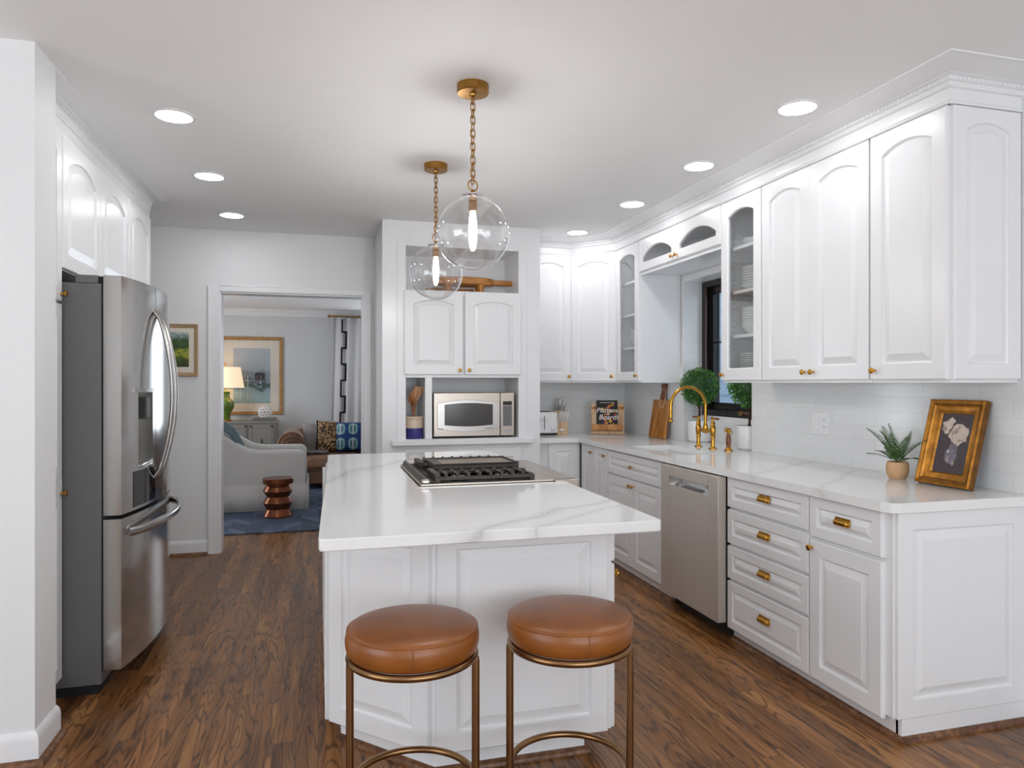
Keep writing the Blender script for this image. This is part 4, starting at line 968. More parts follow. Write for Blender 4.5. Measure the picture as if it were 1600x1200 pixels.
utensil('wooden_spreader', 'short dark wooden spreader in the middle of the crock', 0.03, 1.6, 0.26, 'thin', 'handlewood')
# wooden footed board on the upper shelf
t = thing('wooden_serving_riser', 'footed round-edged wooden serving board on the open top shelf', 'serving board', (1.13, 5.56, 2.079))
pts = []
for i in range(33):
    a = 2 * pi * i / 33; pts.append((0.25 * cos(a), 0.115 * sin(a)))
m = MB(); m.prism(pts, 0.072, 0.128); m.build('board', M['boardx'], t, bevel=0.01)
MB().prism([(0.22, -0.035), (0.36, -0.028), (0.40, -0.015), (0.405, 0.015), (0.36, 0.028), (0.22, 0.035)], 0.078, 0.12).build('handle', M['boardx'], t, bevel=0.008)
for x, y in ((0.13, -0.05), (0.13, 0.05), (-0.14, -0.05), (-0.14, 0.05)):
    MB().lathe([(0.0001, 0), (0.016, 0.0), (0.022, 0.03), (0.032, 0.078)], 16, (x, y, 0)).build('leg', M['boardx'], t, smooth=True)
t = thing('wooden_crate_board', 'slatted wooden board lying behind the footed serving board on the top shelf', 'wooden board', (1.05, 5.74, 2.079))
m = MB()
for i in range(11): m.box(-0.20 + i * 0.035, -0.168 + i * 0.035, -0.09, 0.03, 0.0, 0.058)
m.box(-0.20, 0.182, -0.04, 0.028, 0.003, 0.03); m.build('slats', M['boardx'], t, bevel=0.002)

# ================================================================== REAR COUNTER OBJECTS
CT = 0.9145
t = thing('toaster', 'white two-slot toaster half hidden by the oven tower', 'toaster', (1.89, 5.80, CT), 0)
MB().box(-0.16, 0.125, 0, 0.20, 0.014, 0.20).build('case', M['plastic'], t, bevel=0.018)
MB().box(-0.155, 0.12, 0.006, 0.195, 0.0, 0.013).build('base', M['dark'], t)
for x in (-0.045, 0.0): MB().box(x - 0.003, x + 0.003, -0.0015, 0.004, 0.05, 0.165).build('lever_slot', M['dark'], t)
MB().box(-0.06, 0.03, -0.012, 0.0, 0.135, 0.142).build('lever', M['chrome'], t, bevel=0.002)
MB().box(-0.11, 0.08, 0.06, 0.08, 0.198, 0.2035).box(-0.11, 0.08, 0.12, 0.14, 0.198, 0.2035).build('bread_slot', M['dark'], t)
MB().lathe([(0.018, 0), (0.018, -0.01), (0.0001, -0.011)], 20, (0.075, 0, 0.055), axis='y').build('dial', M['chrome'], t, smooth=True)
t = thing('knife_block', 'pale knife block full of silver-handled knives beside the toaster', 'knife block', (2.075, 5.905, CT), radians(-8))
m = MB(); m.prism([(-0.055, 0.0), (0.055, 0.0), (0.075, 0.02), (0.11, 0.17), (0.03, 0.21), (-0.035, 0.105)], -0.048, 0.055, axis='x'); m.build('block', M['palewood'], t, bevel=0.003)
MB().box(-0.022, 0.024, -0.060, -0.056, 0.035, 0.05).xf(Matrix.Rotation(0.0, 4, 'X')).build('badge', M['plastic'], t)
kid = 0
def knife(x, y, z, L, r=0.008):
    global kid
    kn = thing('kitchen_knife', ['steel-handled steak knife in the lower row of the knife block', 'large steel-handled knife standing tall in the top of the knife block'][L > 0.12], 'knife', Vector((2.075, 5.905, CT)) + Vector((x, y, z)), 0, ['steak knives in the lower row of the knife block', 'large knives in the top of the knife block'][L > 0.12], rot=(radians(22) if L < 0.12 else radians(8), radians(8), radians(-8)))
    MB().tube([(0, 0, -0.012), (0, 0, L * 0.4), (0, -0.002, L * 0.8), (0, -0.004, L)], [r * 0.7, r, r * 1.15, r * 0.8], 10).build('handle', M['plastic'] if L < 0.12 else M['chrome'], kn, smooth=True)
    MB().sphere((0, -0.004, L), r * 0.95, 10, 6).build('end_cap', M['chrome'], kn, smooth=True)
for i in range(6): knife(-0.04 + i * 0.0165, -0.045, 0.118, 0.095, 0.0058)
for x, y, L in ((-0.035, 0.035, 0.13), (-0.005, 0.055, 0.155), (0.03, 0.045, 0.125), (0.045, 0.065, 0.15), (0.01, 0.08, 0.13), (-0.02, 0.075, 0.14)): knife(x, y, 0.175, L * 0.86 + 0.014, 0.009)

# cookbook stand in the corner
t = thing('cookbook_stand', 'wooden easel stand with a brown ledge holding the open-faced cookbook', 'book stand', (2.455, 5.74, CT), radians(-22), rot=(0, 0, radians(-22)))
tl = radians(-14)
def tilt(mb): return mb.xf(Matrix.Rotation(tl, 4, 'X'))
tilt(MB().box(-0.145, 0.145, 0.0, 0.016, 0.004, 0.285)).build('backrest', M['palewood'], t, bevel=0.003)
tilt(MB().box(-0.1455, 0.1455, -0.0012, 0.017, 0.225, 0.25)).build('stripe', M['acacia'], t)
tilt(MB().box(-0.14, 0.12, -0.035, 0.0, 0.03, 0.042).box(-0.14, 0.12, -0.045, -0.033, 0.03, 0.085)).build('ledge', M['acacia'], t, bevel=0.004)
MB().box(0.02, 0.06, 0.03, 0.12, 0, 0.012).box(0.03, 0.05, 0.105, 0.12, 0.0, 0.14).build('rear_prop', M['board_dark'], t, bevel=0.002)
bk = thing('cookbook', 'dark cookbook with white brush lettering standing on the wooden easel', 'book', (2.455, 5.74, CT), 0, rot=(0, 0, radians(-22)))
M['bookblack'] = flat('book_cover_black', (26, 20, 24)); M['bookred'] = flat('book_red', (176, 40, 52)); M['bookyel'] = flat('book_yellow', (212, 180, 50)); M['bookpurp'] = flat('book_purple', (84, 44, 84)); M['bookgreen'] = flat('book_orange', (206, 132, 60)); M['page'] = flat('page_white', (236, 234, 228))
tilt(MB().box(-0.10, 0.085, -0.016, -0.001, 0.043, 0.305)).build('cover', M['bookblack'], bk, bevel=0.002)
tilt(MB().box(-0.098, 0.083, -0.0145, -0.0025, 0.3035, 0.3055)).build('pages', M['page'], bk)
m = MB(); rnd = random.Random(3)
for i in range(46):
    x = -0.055 + rnd.random() * 0.115; z = 0.075 + rnd.random() * 0.19; r = 0.006 + rnd.random() * 0.010
    m.cm = rnd.randrange(4); m.lathe([(r, 0), (r, -0.0006 - 0.00002 * i), (0.0001, -0.0008 - 0.00002 * i)], 10, (x, -0.016, z), axis='y')
tilt(m).build('cover_picture', [M['bookred'], M['bookyel'], M['bookpurp'], M['bookgreen']], bk)
def text(s, size, par, loc, rot, mat, shear=0.3, off=0.0, name='lettering', ext=0.0004):
    c = bpy.data.curves.new('t', 'FONT'); c.body = s; c.size = size; c.align_x = 'CENTER'; c.align_y = 'CENTER'; c.shear = shear; c.extrude = ext; c.offset = off
    o = bpy.data.objects.new('t', c); COL.objects.link(o); bpy.context.view_layer.update()
    me = bpy.data.meshes.new_from_object(o.evaluated_get(bpy.context.evaluated_depsgraph_get())); bpy.data.objects.remove(o); bpy.data.curves.remove(c)
    o = bpy.data.objects.new(name, me); COL.objects.link(o); me.materials.clear(); me.materials.append(mat); o.parent = par; o.location = loc; o.rotation_euler = rot
    return o
def tl_pt(x, y, z): v = Matrix.Rotation(tl, 4, 'X') @ Vector((x, y, z)); return tuple(v)
for s_, sz, x, z in (('Platters', 0.060, -0.008, 0.212), ('and', 0.02, 0.0, 0.178), ('Boards', 0.062, 0.008, 0.150)):
    text(s_, sz, bk, tl_pt(x, -0.0185, z), (pi / 2 + tl, radians(0), 0), M['page'], off=0.0005, shear=0.2)
tilt(MB().box(-0.07, 0.06, -0.0168, -0.016, 0.2815, 0.2855)).build('subtitle_line', M['page'], bk)

# cutting board leaning on the right wall
t = thing('cutting_board', 'acacia cutting board with dark handle leaning on the tile left of the sink', 'cutting board', (2.70, 5.265, CT), 0, rot=(0, radians(9), radians(0)))
m = MB().box(-0.022, 0.0, -0.135, 0.145, 0.0, 0.315); m.build('board', M['acacia'], t, bevel=0.004)
m = MB().prism([(-0.045, 0.315), (-0.035, 0.345), (-0.032, 0.40), (-0.045, 0.45), (0.045, 0.45), (0.032, 0.40), (0.035, 0.345), (0.045, 0.315)], -0.02, -0.002, axis='x'); m.build('handle', M['board_dark'], t, bevel=0.003)
MB().tube([(-0.024, -0.02 + 0.05 * sin(i / 14 * 2 * pi), 0.33 + 0.08 * cos(i / 14 * 2 * pi)) for i in range(14)], 0.0015, 6, closed=True).build('hanging_cord', M['page'], t, smooth=True)

# faucet
t = thing('bridge_faucet', 'antique brass bridge faucet with a tall arched spout behind the sink', 'faucet', (2.62, 4.40, CT), 0)
post = [(0.030, 0), (0.030, 0.004), (0.022, 0.008), (0.016, 0.014), (0.0135, 0.03), (0.0135, 0.07), (0.018, 0.075), (0.018, 0.082), (0.0145, 0.086), (0.0185, 0.10), (0.020, 0.125), (0.0185, 0.15), (0.013, 0.16), (0.017, 0.165), (0.015, 0.178), (0.008, 0.19), (0.008, 0.20), (0.013, 0.205), (0.014, 0.215), (0.0001, 0.222)]
for y in (-0.095, 0.095):
    p_ = MB().lathe(post, 24).build('post', M['brass'], t, (0, y, 0), smooth=True)
    sg = -1 if y < 0 else 1
    MB().tube([(0, 0, 0.208), (0.0, sg * 0.03, 0.209)], 0.0045, 10).build('lever_stem', M['brass'], p_, smooth=True)
    MB().tube([(0, sg * 0.028, 0.209), (0, sg * 0.04, 0.209), (0, sg * 0.065, 0.209), (0, sg * 0.078, 0.209)], [0.006, 0.009, 0.008, 0.005], 12).build('lever', M['handlewood'], p_, smooth=True)
MB().tube([(0, -0.09, 0.125), (0, -0.05, 0.122), (0, -0.02, 0.118), (0, 0.02, 0.118), (0, 0.05, 0.122), (0, 0.09, 0.125)], [0.008, 0.011, 0.017, 0.017, 0.011, 0.008], 16).build('bridge', M['brass'], t, smooth=True)
MB().lathe([(0.012, 0.11), (0.018, 0.125), (0.02, 0.14), (0.015, 0.155), (0.016, 0.16), (0.0115, 0.168)], 24).build('spout_base', M['brass'], t, smooth=True)
path = [(0, 0, 0.15), (0, 0, 0.22), (0, 0, 0.29)]
R = 0.135
for i in range(1, 21): a = pi * 1.02 * i / 20; path.append((-R + R * cos(a), 0, 0.29 + R * sin(a)))
lx_, lz_ = path[-1][0], path[-1][2]; path += [(lx_ - 0.001, 0, lz_ - 0.03), (lx_ - 0.001, 0, lz_ - 0.07)]
MB().tube(path, 0.0115, 14).build('spout', M['brass'], t, smooth=True)
MB().lathe([(0.0125, -0.10), (0.0145, -0.095), (0.0145, -0.08), (0.0125, -0.077)], 20, (lx_ - 0.001, 0, lz_)).build('aerator', M['brass'], t, smooth=True)
t = thing('side_sprayer', 'brass side sprayer with walnut handle right of the bridge faucet', 'sprayer', (2.64, 4.145, CT))
MB().lathe([(0.032, 0), (0.032, 0.004), (0.022, 0.008), (0.02, 0.02), (0.017, 0.026)], 24).build('base', M['brass'], t, smooth=True)
MB().lathe([(0.013, 0.026), (0.016, 0.045), (0.0175, 0.07), (0.016, 0.095), (0.012, 0.112), (0.0001, 0.113)], 20).build('handle', M['handlewood'], t, smooth=True)
m = MB().tube([(0.0, 0, 0.11), (0, 0, 0.126), (-0.008, 0, 0.138), (-0.022, 0.0, 0.144)], [0.010, 0.011, 0.014, 0.015], 14); m.tube([(0.018, 0, 0.14), (0.026, 0, 0.125), (0.028, 0, 0.11)], 0.0035, 8); m.sphere((0.002, 0, 0.138), 0.016); m.build('spray_head', M['brass'], t, smooth=True)

# topiaries
def topiary(x, y, lb, seed, zc=0.425, R=0.142, square=False):
    t = thing('boxwood_topiary', lb, 'potted plant', (x, y, CT), 0.2 * seed)
    pr = [(0.0001, 0), (0.07, 0), (0.085, 0.012), (0.09, 0.04), (0.091, 0.155), (0.088, 0.163), (0.083, 0.163), (0.081, 0.145), (0.0001, 0.143)]
    MB().lathe(pr, 40, cap=False).build('pot', M['ceramic'], t, smooth=True)
    MB().lathe([(0.08, 0.144), (0.03, 0.15), (0.0001, 0.151)], 24, cap=False).build('soil', M['soil'], t, smooth=True)
    m = MB(); m.tube([(0.004 * sin(i), 0.004 * cos(i), 0.145 + (zc - 0.20) * i / 6) for i in range(7)], 0.008, 8); m.tube([(0.012 * sin(i * 1.3), 0.012 * cos(i * 1.3), 0.145 + (zc - 0.20) * i / 10) for i in range(11)], 0.004, 6); m.build('trunk', M['trunk'], t, smooth=True)
    m = MB(); rnd = random.Random(seed)
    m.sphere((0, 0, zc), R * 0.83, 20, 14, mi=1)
    for i in range(2100):
        z = rnd.uniform(-1, 1); a = rnd.uniform(0, 2 * pi); q = sqrt(1 - z * z); d = Vector((q * cos(a), q * sin(a), z))
        rr = R * rnd.uniform(0.84, 1.03); c = Vector((0, 0, zc)) + d * rr
        up = (d + Vector((rnd.gauss(0, .5), rnd.gauss(0, .5), rnd.gauss(0, .5)))).normalized(); sd = up.cross(Vector((rnd.gauss(0, 1), rnd.gauss(0, 1), rnd.gauss(0, 1)))).normalized(); nn = up.cross(sd)
        L = rnd.uniform(0.009, 0.015); w_ = L * 0.42; cc = nn * (L * 0.18)
        m.add([c - up * L * 0.2, c + sd * w_ + up * L * 0.35 + cc, c + up * L, c - sd * w_ + up * L * 0.35 + cc], [(0, 1, 2), (0, 2, 3)], mi=rnd.choice((0, 0, 0, 0, 1, 2)))
    m.build('foliage', [M['leaf'], M['leaf_dark'], M['leaf_light']], t)
topiary(2.842, 4.86, 'round boxwood topiary in a white pot, left of the two at the window', 11)
topiary(2.842, 4.20, 'round boxwood topiary in a white pot, right of the two, partly under the plate cabinet', 12)

# outlet
t = thing('wall_outlet', 'white double wall outlet plate on the tile under the wall cabinets', 'outlet', (WX - 0.006, 3.40, 1.138), -pi / 2)
MB().box(-0.072, 0.072, -0.006, 0, -0.064, 0.064).build('plate', M['plastic'], t, bevel=0.002)
MB().box(-0.052, -0.014, -0.010, -0.006, -0.034, 0.034).build('switch', M['plastic'], t, bevel=0.001)
MB().box(0.014, 0.052, -0.008, -0.006, -0.034, 0.034).build('socket_face', M['plastic'], t, bevel=0.001)
for i, (x, z) in enumerate(((0.027, 0.02), (0.039, 0.02), (0.027, -0.016), (0.039, -0.016))):
    MB().box(x - 0.0012, x + 0.0012, -0.0086, -0.008, z - 0.004, z + 0.004).build('slot', M['dark'], t)

# fern
t = thing('potted_fern', 'small green fern in a tan clay pot by the gilt picture frame', 'potted plant', (2.66, 2.745, CT), 0)
MB().lathe([(0.0001, 0), (0.034, 0), (0.044, 0.014), (0.050, 0.04), (0.049, 0.064), (0.044, 0.08), (0.039, 0.08), (0.037, 0.068), (0.0001, 0.066)], 36, cap=False).build('pot', M['pot_clay'], t, smooth=True)
MB().lathe([(0.037, 0.07), (0.0001, 0.072)], 20, cap=False).build('soil', M['soil'], t)
rnd = random.Random(5)
def frond(az, L, el0, droop):
    m = MB(); p = Vector((0, 0, 0.07)); el = el0; n = 18; prev = p; path = [tuple(p)]
    for i in range(n):
        d = Vector((cos(az) * cos(el), sin(az) * cos(el), sin(el))); p = p + d * (L / n); el -= droop / n; path.append(tuple(p))
        s_ = d.cross(Vector((0, 0, 1))).normalized(); up = s_.cross(d)
        f = i / n
        if i < 3: continue
        ll = 0.026 * sin(pi * min(1, 0.18 + f * 0.82)) ** 0.7 + 0.003
        for sg in (-1, 1):
            tip = p + s_ * sg * ll + d * ll * 0.45 + up * 0.004; w_ = 0.0018
            m.add([p - d * w_, p + s_ * sg * ll * 0.55 - d * w_ * 0.2, tip, p + s_ * sg * ll * 0.5 + d * w_ * 2.4, p + d * w_], [(0, 1, 2), (0, 2, 3), (0, 3, 4)])
    m.tube(path, 0.0011, 5)
    m.build('frond', M['fern'], t)
for az, L, el, dr in ((1.75, 0.23, 1.1, 0.7), (1.45, 0.20, 1.25, 0.5), (2.2, 0.17, 1.35, 0.5), (2.9, 0.17, 1.3, 0.4), (-2.6, 0.18, 1.2, 0.5), (-1.9, 0.19, 1.1, 0.5), (-1.5, 0.20, 0.95, 0.6), (-1.3, 0.17, 1.3, 0.3), (-2.2, 0.14, 0.8, 0.9),
                      (2.5, 0.14, 0.7, 0.8), (3.6, 0.16, 0.9, 0.7), (-1.65, 0.15, 0.6, 0.8), (1.6, 0.14, 0.8, 0.9), (-3.0, 0.15, 1.2, 0.8), (2.0, 0.19, 1.5, 0.3)):
    frond(az, L, el, dr)

# gilt frame with still life, leaning on the tile
t = thing('framed_still_life', 'ornate gold framed painting of white flowers in a glass vase on the counter', 'picture', (2.655, 2.475, CT), 0, rot=(0, radians(14.5), 0))
FW, FH = 0.278, 0.385      # along Y, Z ; front faces -X
def frame_mb(w, h, prof):   # prof: (inset from outer edge, height above back)
    vs = []; k = len(prof)
    for (a, b_) in ((0, 0), (1, 0), (1, 1), (0, 1)):
        for ins, ht in prof:
            y = ins if a == 0 else w - ins; z = ins if b_ == 0 else h - ins; vs.append((-ht, y - w / 2, z))
    fs = [(i * k + q, ((i + 1) % 4) * k + q, ((i + 1) % 4) * k + q + 1, i * k + q + 1) for i in range(4) for q in range(k - 1)]
    return MB().add(vs, fs)
fr1 = frame_mb(FW, FH, [(0, 0), (0, 0.030), (0.008, 0.034), (0.014, 0.030), (0.018, 0.026), (0.024, 0.028), (0.030, 0.020), (0.046, 0.014), (0.052, 0.016), (0.057, 0.012), (0.060, 0.006)])
k = 11
for i, f in enumerate(fr1.f):
    if (i % (k - 1)) in (0, 4): fr1.m[i] = 1
fr1.build('frame', [M['gold_frame'], M['gold_dark']], t, smooth=True, ang=30)
M['paint_dark'] = plain('still_life_ground', (62, 50, 56), 0.4, var=0.15, scale=14); M['petal'] = plain('painted_petals', (206, 190, 176), 0.5, var=0.12, scale=60); M['petal2'] = plain('painted_petal_shade', (164, 146, 134), 0.5, var=0.15, scale=60); M['vase'] = plain('painted_glass', (110, 104, 116), 0.4, var=0.35, scale=50)
MB().box(-0.006, 0.0, -FW / 2 + 0.004, FW / 2 - 0.004, 0.004, FH - 0.004).build('canvas', M['paint_dark'], t)
m = MB(); rnd = random.Random(9)
def blob(cy_, cz_, r, mi, n=22, jag=0.18, sx=1.0):
    pts = [(cy_ + sx * r * (1 + rnd.uniform(-jag, jag)) * cos(2 * pi * i / n), cz_ + r * (1 + rnd.uniform(-jag, jag)) * sin(2 * pi * i / n)) for i in range(n)]
    blob.k += 1; m.prism(pts, -0.0062 - 0.00012 * blob.k, -0.006, axis='x', mi=mi)
blob.k = 0
blob(-0.02, 0.235, 0.048, 0); blob(-0.02, 0.235, 0.034, 1); blob(-0.035, 0.24, 0.026, 0); blob(-0.012, 0.226, 0.02, 0); blob(-0.005, 0.246, 0.011, 1)
blob(0.045, 0.265, 0.026, 0, jag=0.3); blob(0.028, 0.29, 0.018, 0, jag=0.35); blob(0.055, 0.256, 0.012, 1); 
blob(0.0, 0.135, 0.038, 2, sx=0.75); blob(-0.005, 0.165, 0.028, 2, sx=0.8); blob(0.012, 0.12, 0.014, 1, sx=0.4); blob(-0.018, 0.105, 0.011, 1, sx=0.5); blob(0.015, 0.155, 0.006, 0)
m.build('painted_flowers', [M['petal'], M['petal2'], M['vase']], t)

# ================================================================== DISHES IN THE GLASS CABINETS
def plate_mb(r, h, n=36): return MB().lathe([(0.0001, 0.003), (r * 0.55, 0.003), (r * 0.58, 0.0), (r * 0.62, 0.002), (r, h), (r * 0.985, h + 0.0025), (r * 0.6, 0.006), (0.0001, 0.006)], n, cap=False)
def stack(name, label, group, x, y, z, r, h, n, dz, cat='plate'):
    src_ = plate_mb(r, h).build(name, M['ceramic'], None, (x, y, z), smooth=True, ang=50); tag(src_, label + ', lowest of stack', cat, group)
    for i in range(1, n):
        c = src_.copy(); COL.objects.link(c); c.location = (x, y, z + i * dz)
        c['label'] = label + (', topmost of stack' if i == n - 1 else ', mid-stack')
zb_ = 1.37
stack('dinner_plate', 'white plate on the floor of the nearer glass cabinet', 'dinner plates at the bottom of the nearer glass cabinet', 2.575, 3.68, zb_ + 0.019, 0.13, 0.016, 13, 0.0115)
stack('bowl', 'white bowl on lowest shelf, nearer glass cabinet', 'bowls on the lowest shelf of the nearer glass cabinet', 2.575, 3.69, zb_ + 0.291, 0.115, 0.05, 8, 0.0155, 'bowl')
stack('side_plate', 'white side plate on middle shelf, nearer glass cabinet', 'side plates on the middle shelf of the nearer glass cabinet', 2.575, 3.69, zb_ + 0.559, 0.115, 0.028, 8, 0.0155)
stack('dinner_plate', 'white plate on the floor of the far glass cabinet', 'dinner plates at the bottom of the far glass cabinet', 2.585, 5.27, zb_ + 0.019, 0.125, 0.016, 12, 0.0115)
stack('bowl', 'white bowl on lowest shelf, far glass cabinet', 'bowls on the lowest shelf of the far glass cabinet', 2.585, 5.27, zb_ + 0.291, 0.12, 0.045, 7, 0.0155, 'bowl')
pts = [(0.098 + 0.008 * cos(8 * 2 * pi * i / 64), 2 * pi * i / 64) for i in range(64)]
m = MB(); k = 64; rings = [(0.35, 0.0), (0.8, 0.02), (1.0, 0.045), (0.96, 0.046), (0.76, 0.024), (0.3, 0.006)]
m.add([(r * s_ * cos(a), r * s_ * sin(a), z) for s_, z in rings for r, a in pts], [(j * k + i, j * k + (i + 1) % k, (j + 1) * k + (i + 1) % k, (j + 1) * k + i) for j in range(5) for i in range(k)] + [tuple(range(k))[::-1], tuple(range(5 * k, 6 * k))])
o = m.build('scalloped_dish', M['ceramic'], None, (2.575, 3.705, zb_ + 0.826), smooth=True); tag(o, 'white scalloped dish alone on the top shelf of the nearer glass cabinet', 'dish')

# ================================================================== KITCHEN PICTURE
def wall_picture(name, label, x0, x1, y, z0, z1, prof, fm, matw, mm, th=0.02):
    t = thing(name, label, 'picture', ((x0 + x1) / 2, y, z0))
    w_, h = x1 - x0, z1 - z0
    f = frame_mb(w_, h, prof).xf(Matrix.Rotation(pi / 2, 4, 'Z')); f.build('frame', fm, t, smooth=True, ang=30)
    i = prof[-1][0]
    MB().box(-w_ / 2 + i - 0.004, w_ / 2 - i + 0.004, -0.008, 0, i - 0.004, h - i + 0.004).build('mat_board', mm, t)
    return t, w_, h, i
def strips(t, name, rects, mats, y=-0.008):
    m = MB()
    for k_, (x0, x1, z0, z1, mi) in enumerate(rects): m.box(x0, x1, y - 0.0006 - 0.00015 * k_, y, z0, z1, mi)
    return m.build(name, mats, t)
t, w_, h, i_ = wall_picture('framed_landscape', 'small framed green landscape painting on the wall beside the refrigerator', -1.225, -0.921, BY - 0.001, 1.42, 1.835, [(0, 0), (0, 0.02), (0.006, 0.024), (0.014, 0.018), (0.024, 0.016), (0.03, 0.010)], M['pale_frame'], 0.06, M['mat_board'])
def m_land():
    m, nt, b = newmat('landscape_canvas'); tc = N(nt, 'ShaderNodeTexCoord'); sp = N(nt, 'ShaderNodeSeparateXYZ', {0: tc.outputs['Object']})
    no = N(nt, 'ShaderNodeTexNoise', {'Vector': objco(nt, (1, 1, 2.2)), 'Scale': 16.0, 'Detail': 3.0})
    v = math_(nt, 'ADD', math_(nt, 'DIVIDE', sp.outputs[2], 0.415), math_(nt, 'MULTIPLY', math_(nt, 'SUBTRACT', no.outputs[0], 0.5), 0.42))
    c = ramp(nt, v, [(0.20, lin((44, 58, 26))), (0.36, lin((86, 104, 30))), (0.42, lin((168, 172, 52))), (0.50, lin((92, 116, 42))), (0.56, lin((52, 78, 34))), (0.70, lin((70, 96, 56))), (0.78, lin((150, 170, 172))), (0.9, lin((206, 206, 190)))])
    nt.links.new(c, b.inputs['Base Color']); b.inputs['Roughness'].default_value = 0.5; return m
M['land'] = m_land()
MB().box(-w_ / 2 + 0.068, w_ / 2 - 0.068, -0.0095, -0.008, 0.075, h - 0.065).build('painting', M['land'], t)

# ================================================================== LIVING ROOM
# rug
o = MB().box(-2.6, 1.6, 6.76, 11.4, 0.0, 0.012).build('area_rug', M['rug'], None, bevel=0.003); tag(o, 'dark blue herringbone rug on the living room floor', 'rug')
# armchair facing +X, its side toward the kitchen
t = thing('armchair', 'white slipcovered armchair seen from its side through the cased opening', 'armchair', (0, 0, 0.012))
prof = [(-0.13, 0.0), (-0.13, 0.58), (-0.16, 0.618), (-0.20, 0.63), (-0.60, 0.632), (-0.72, 0.655), (-0.84, 0.72), (-0.95, 0.80), (-1.06, 0.845), (-1.22, 0.86), (-1.32, 0.84), (-1.40, 0.0)]
MB().prism([(x + 0.0, z) for x, z in prof], 7.90, 8.06, axis='y').build('arm', M['linen'], t, bevel=0.03)
MB().prism([(x, z) for x, z in prof], 8.62, 8.78, axis='y').build('arm', M['linen'], t, bevel=0.03)
MB().prism([(-1.40, 0.0), (-1.10, 0.0), (-1.08, 0.5), (-1.16, 0.86), (-1.30, 0.88), (-1.38, 0.80)], 8.03, 8.65, axis='y').build('backrest', M['linen'], t, bevel=0.03)
MB().box(-1.15, -0.15, 8.05, 8.63, 0.28, 0.47).build('seat_cushion', M['linen'], t, bevel=0.04)
m = MB(); vs = []; n = 60
per = [(-1.42, 7.885), (-0.105, 7.885), (-0.105, 8.795), (-1.42, 8.795)]
def ppt(s_):
    L_ = [1.315, 0.91, 1.315, 0.91]; tot = sum(L_); d = s_ * tot; q = 0
    while d > L_[q] and q < 3: d -= L_[q]; q += 1
    a, b_ = per[q], per[(q + 1) % 4]; f = d / L_[q]; nx, ny = (b_[1] - a[1]) / L_[q], -(b_[0] - a[0]) / L_[q]
    return a[0] + (b_[0] - a[0]) * f, a[1] + (b_[1] - a[1]) * f, nx, ny
n = 160
for i in range(n):
    x, y, nx, ny = ppt(i / n); wv = 0.004 * sin(i * 0.9) + 0.003 * sin(i * 2.3)
    vs += [(x + nx * (0.004 + wv), y + ny * (0.004 + wv), 0.0), (x - nx * 0.012, y - ny * 0.012, 0.275)]
m.add(vs, [(2 * i, 2 * ((i + 1) % n), 2 * ((i + 1) % n) + 1, 2 * i + 1) for i in range(n)]); sk = m.build('skirt', M['linen'], t, smooth=True)
so = sk.modifiers.new('s', 'SOLIDIFY'); so.thickness = 0.006
cu = thing('throw_pillow', 'cream pillow on the slipcovered armchair under the slate throw', 'pillow', (-1.02, 8.28, 0.475), 0, rot=(0, radians(-14), 0))
def pillow_mb(w_, h, d, n=14):
    m = MB(); vs = []; fs = []
    for sgn in (1, -1):
        for i in range(n + 1):
            for j in range(n + 1):
                a = 2 * i / n - 1; b_ = 2 * j / n - 1; k_ = max(0, (1 - a ** 4) * (1 - b_ ** 4)) ** 0.5
                px = 1 - 0.07 * (1 - b_ * b_); pz = 1 - 0.07 * (1 - a * a)
                vs.append((a * w_ / 2 * pz * 1.0, -sgn * d / 2 * k_, (b_ * 0.5 * px + 0.5) * h))
    q = (n + 1) ** 2
    for s_ in (0, 1):
        for i in range(n):
            for j in range(n):
                a = s_ * q + i * (n + 1) + j; f = (a, a + 1, a + n + 2, a + n + 1); fs.append(f if s_ else f[::-1])
    return m.add(vs, fs)
pillow_mb(0.46, 0.36, 0.16).xf(Matrix.Rotation(pi / 2, 4, 'Z')).build('cushion', M['linen'], cu, smooth=True, ang=80)
# throw draped over the chair back
m = MB(); vs = []; n = 26; kk = 10
pth = [(-1.42, 0.45), (-1.44, 0.7), (-1.40, 0.89), (-1.28, 0.935), (-1.15, 0.92), (-1.00, 0.90), (-0.90, 0.84), (-0.84, 0.75), (-0.79, 0.66), (-0.76, 0.56)]
for j in range(kk + 1):
    for i, (x, z) in enumerate(pth):
        y = 7.98 + 0.36 * j / kk; vs.append((x + 0.008 * sin(j * 1.7 + i), y, z + 0.012 * sin(j * 1.3 + i * 0.5) + (0.03 * j / kk if i > 3 else 0)))
L_ = len(pth); m.add(vs, [(j * L_ + i, j * L_ + i + 1, (j + 1) * L_ + i + 1, (j + 1) * L_ + i) for j in range(kk) for i in range(L_ - 1)])
o = m.build('throw_blanket', M['throw'], None, smooth=True, ang=80); tag(o, 'slate blue throw blanket draped over the slipcovered armchair', 'throw blanket'); so = o.modifiers.new('s', 'SOLIDIFY'); so.thickness = 0.02
# drum stool
t = thing('drum_side_table', 'copper-brown faceted drum side table standing on the blue rug', 'side table', (-0.394, 7.55, 0.012))
MB().lathe([(0.0001, 0), (0.145, 0), (0.146, 0.012), (0.115, 0.075), (0.115, 0.085), (0.148, 0.145), (0.112, 0.20), (0.112, 0.205), (0.148, 0.262), (0.115, 0.318), (0.115, 0.325), (0.148, 0.335), (0.15, 0.345), (0.15, 0.385), (0.145, 0.39), (0.0001, 0.39)], 48, cap=False).build('body', M['copper'], t, smooth=True, ang=25)
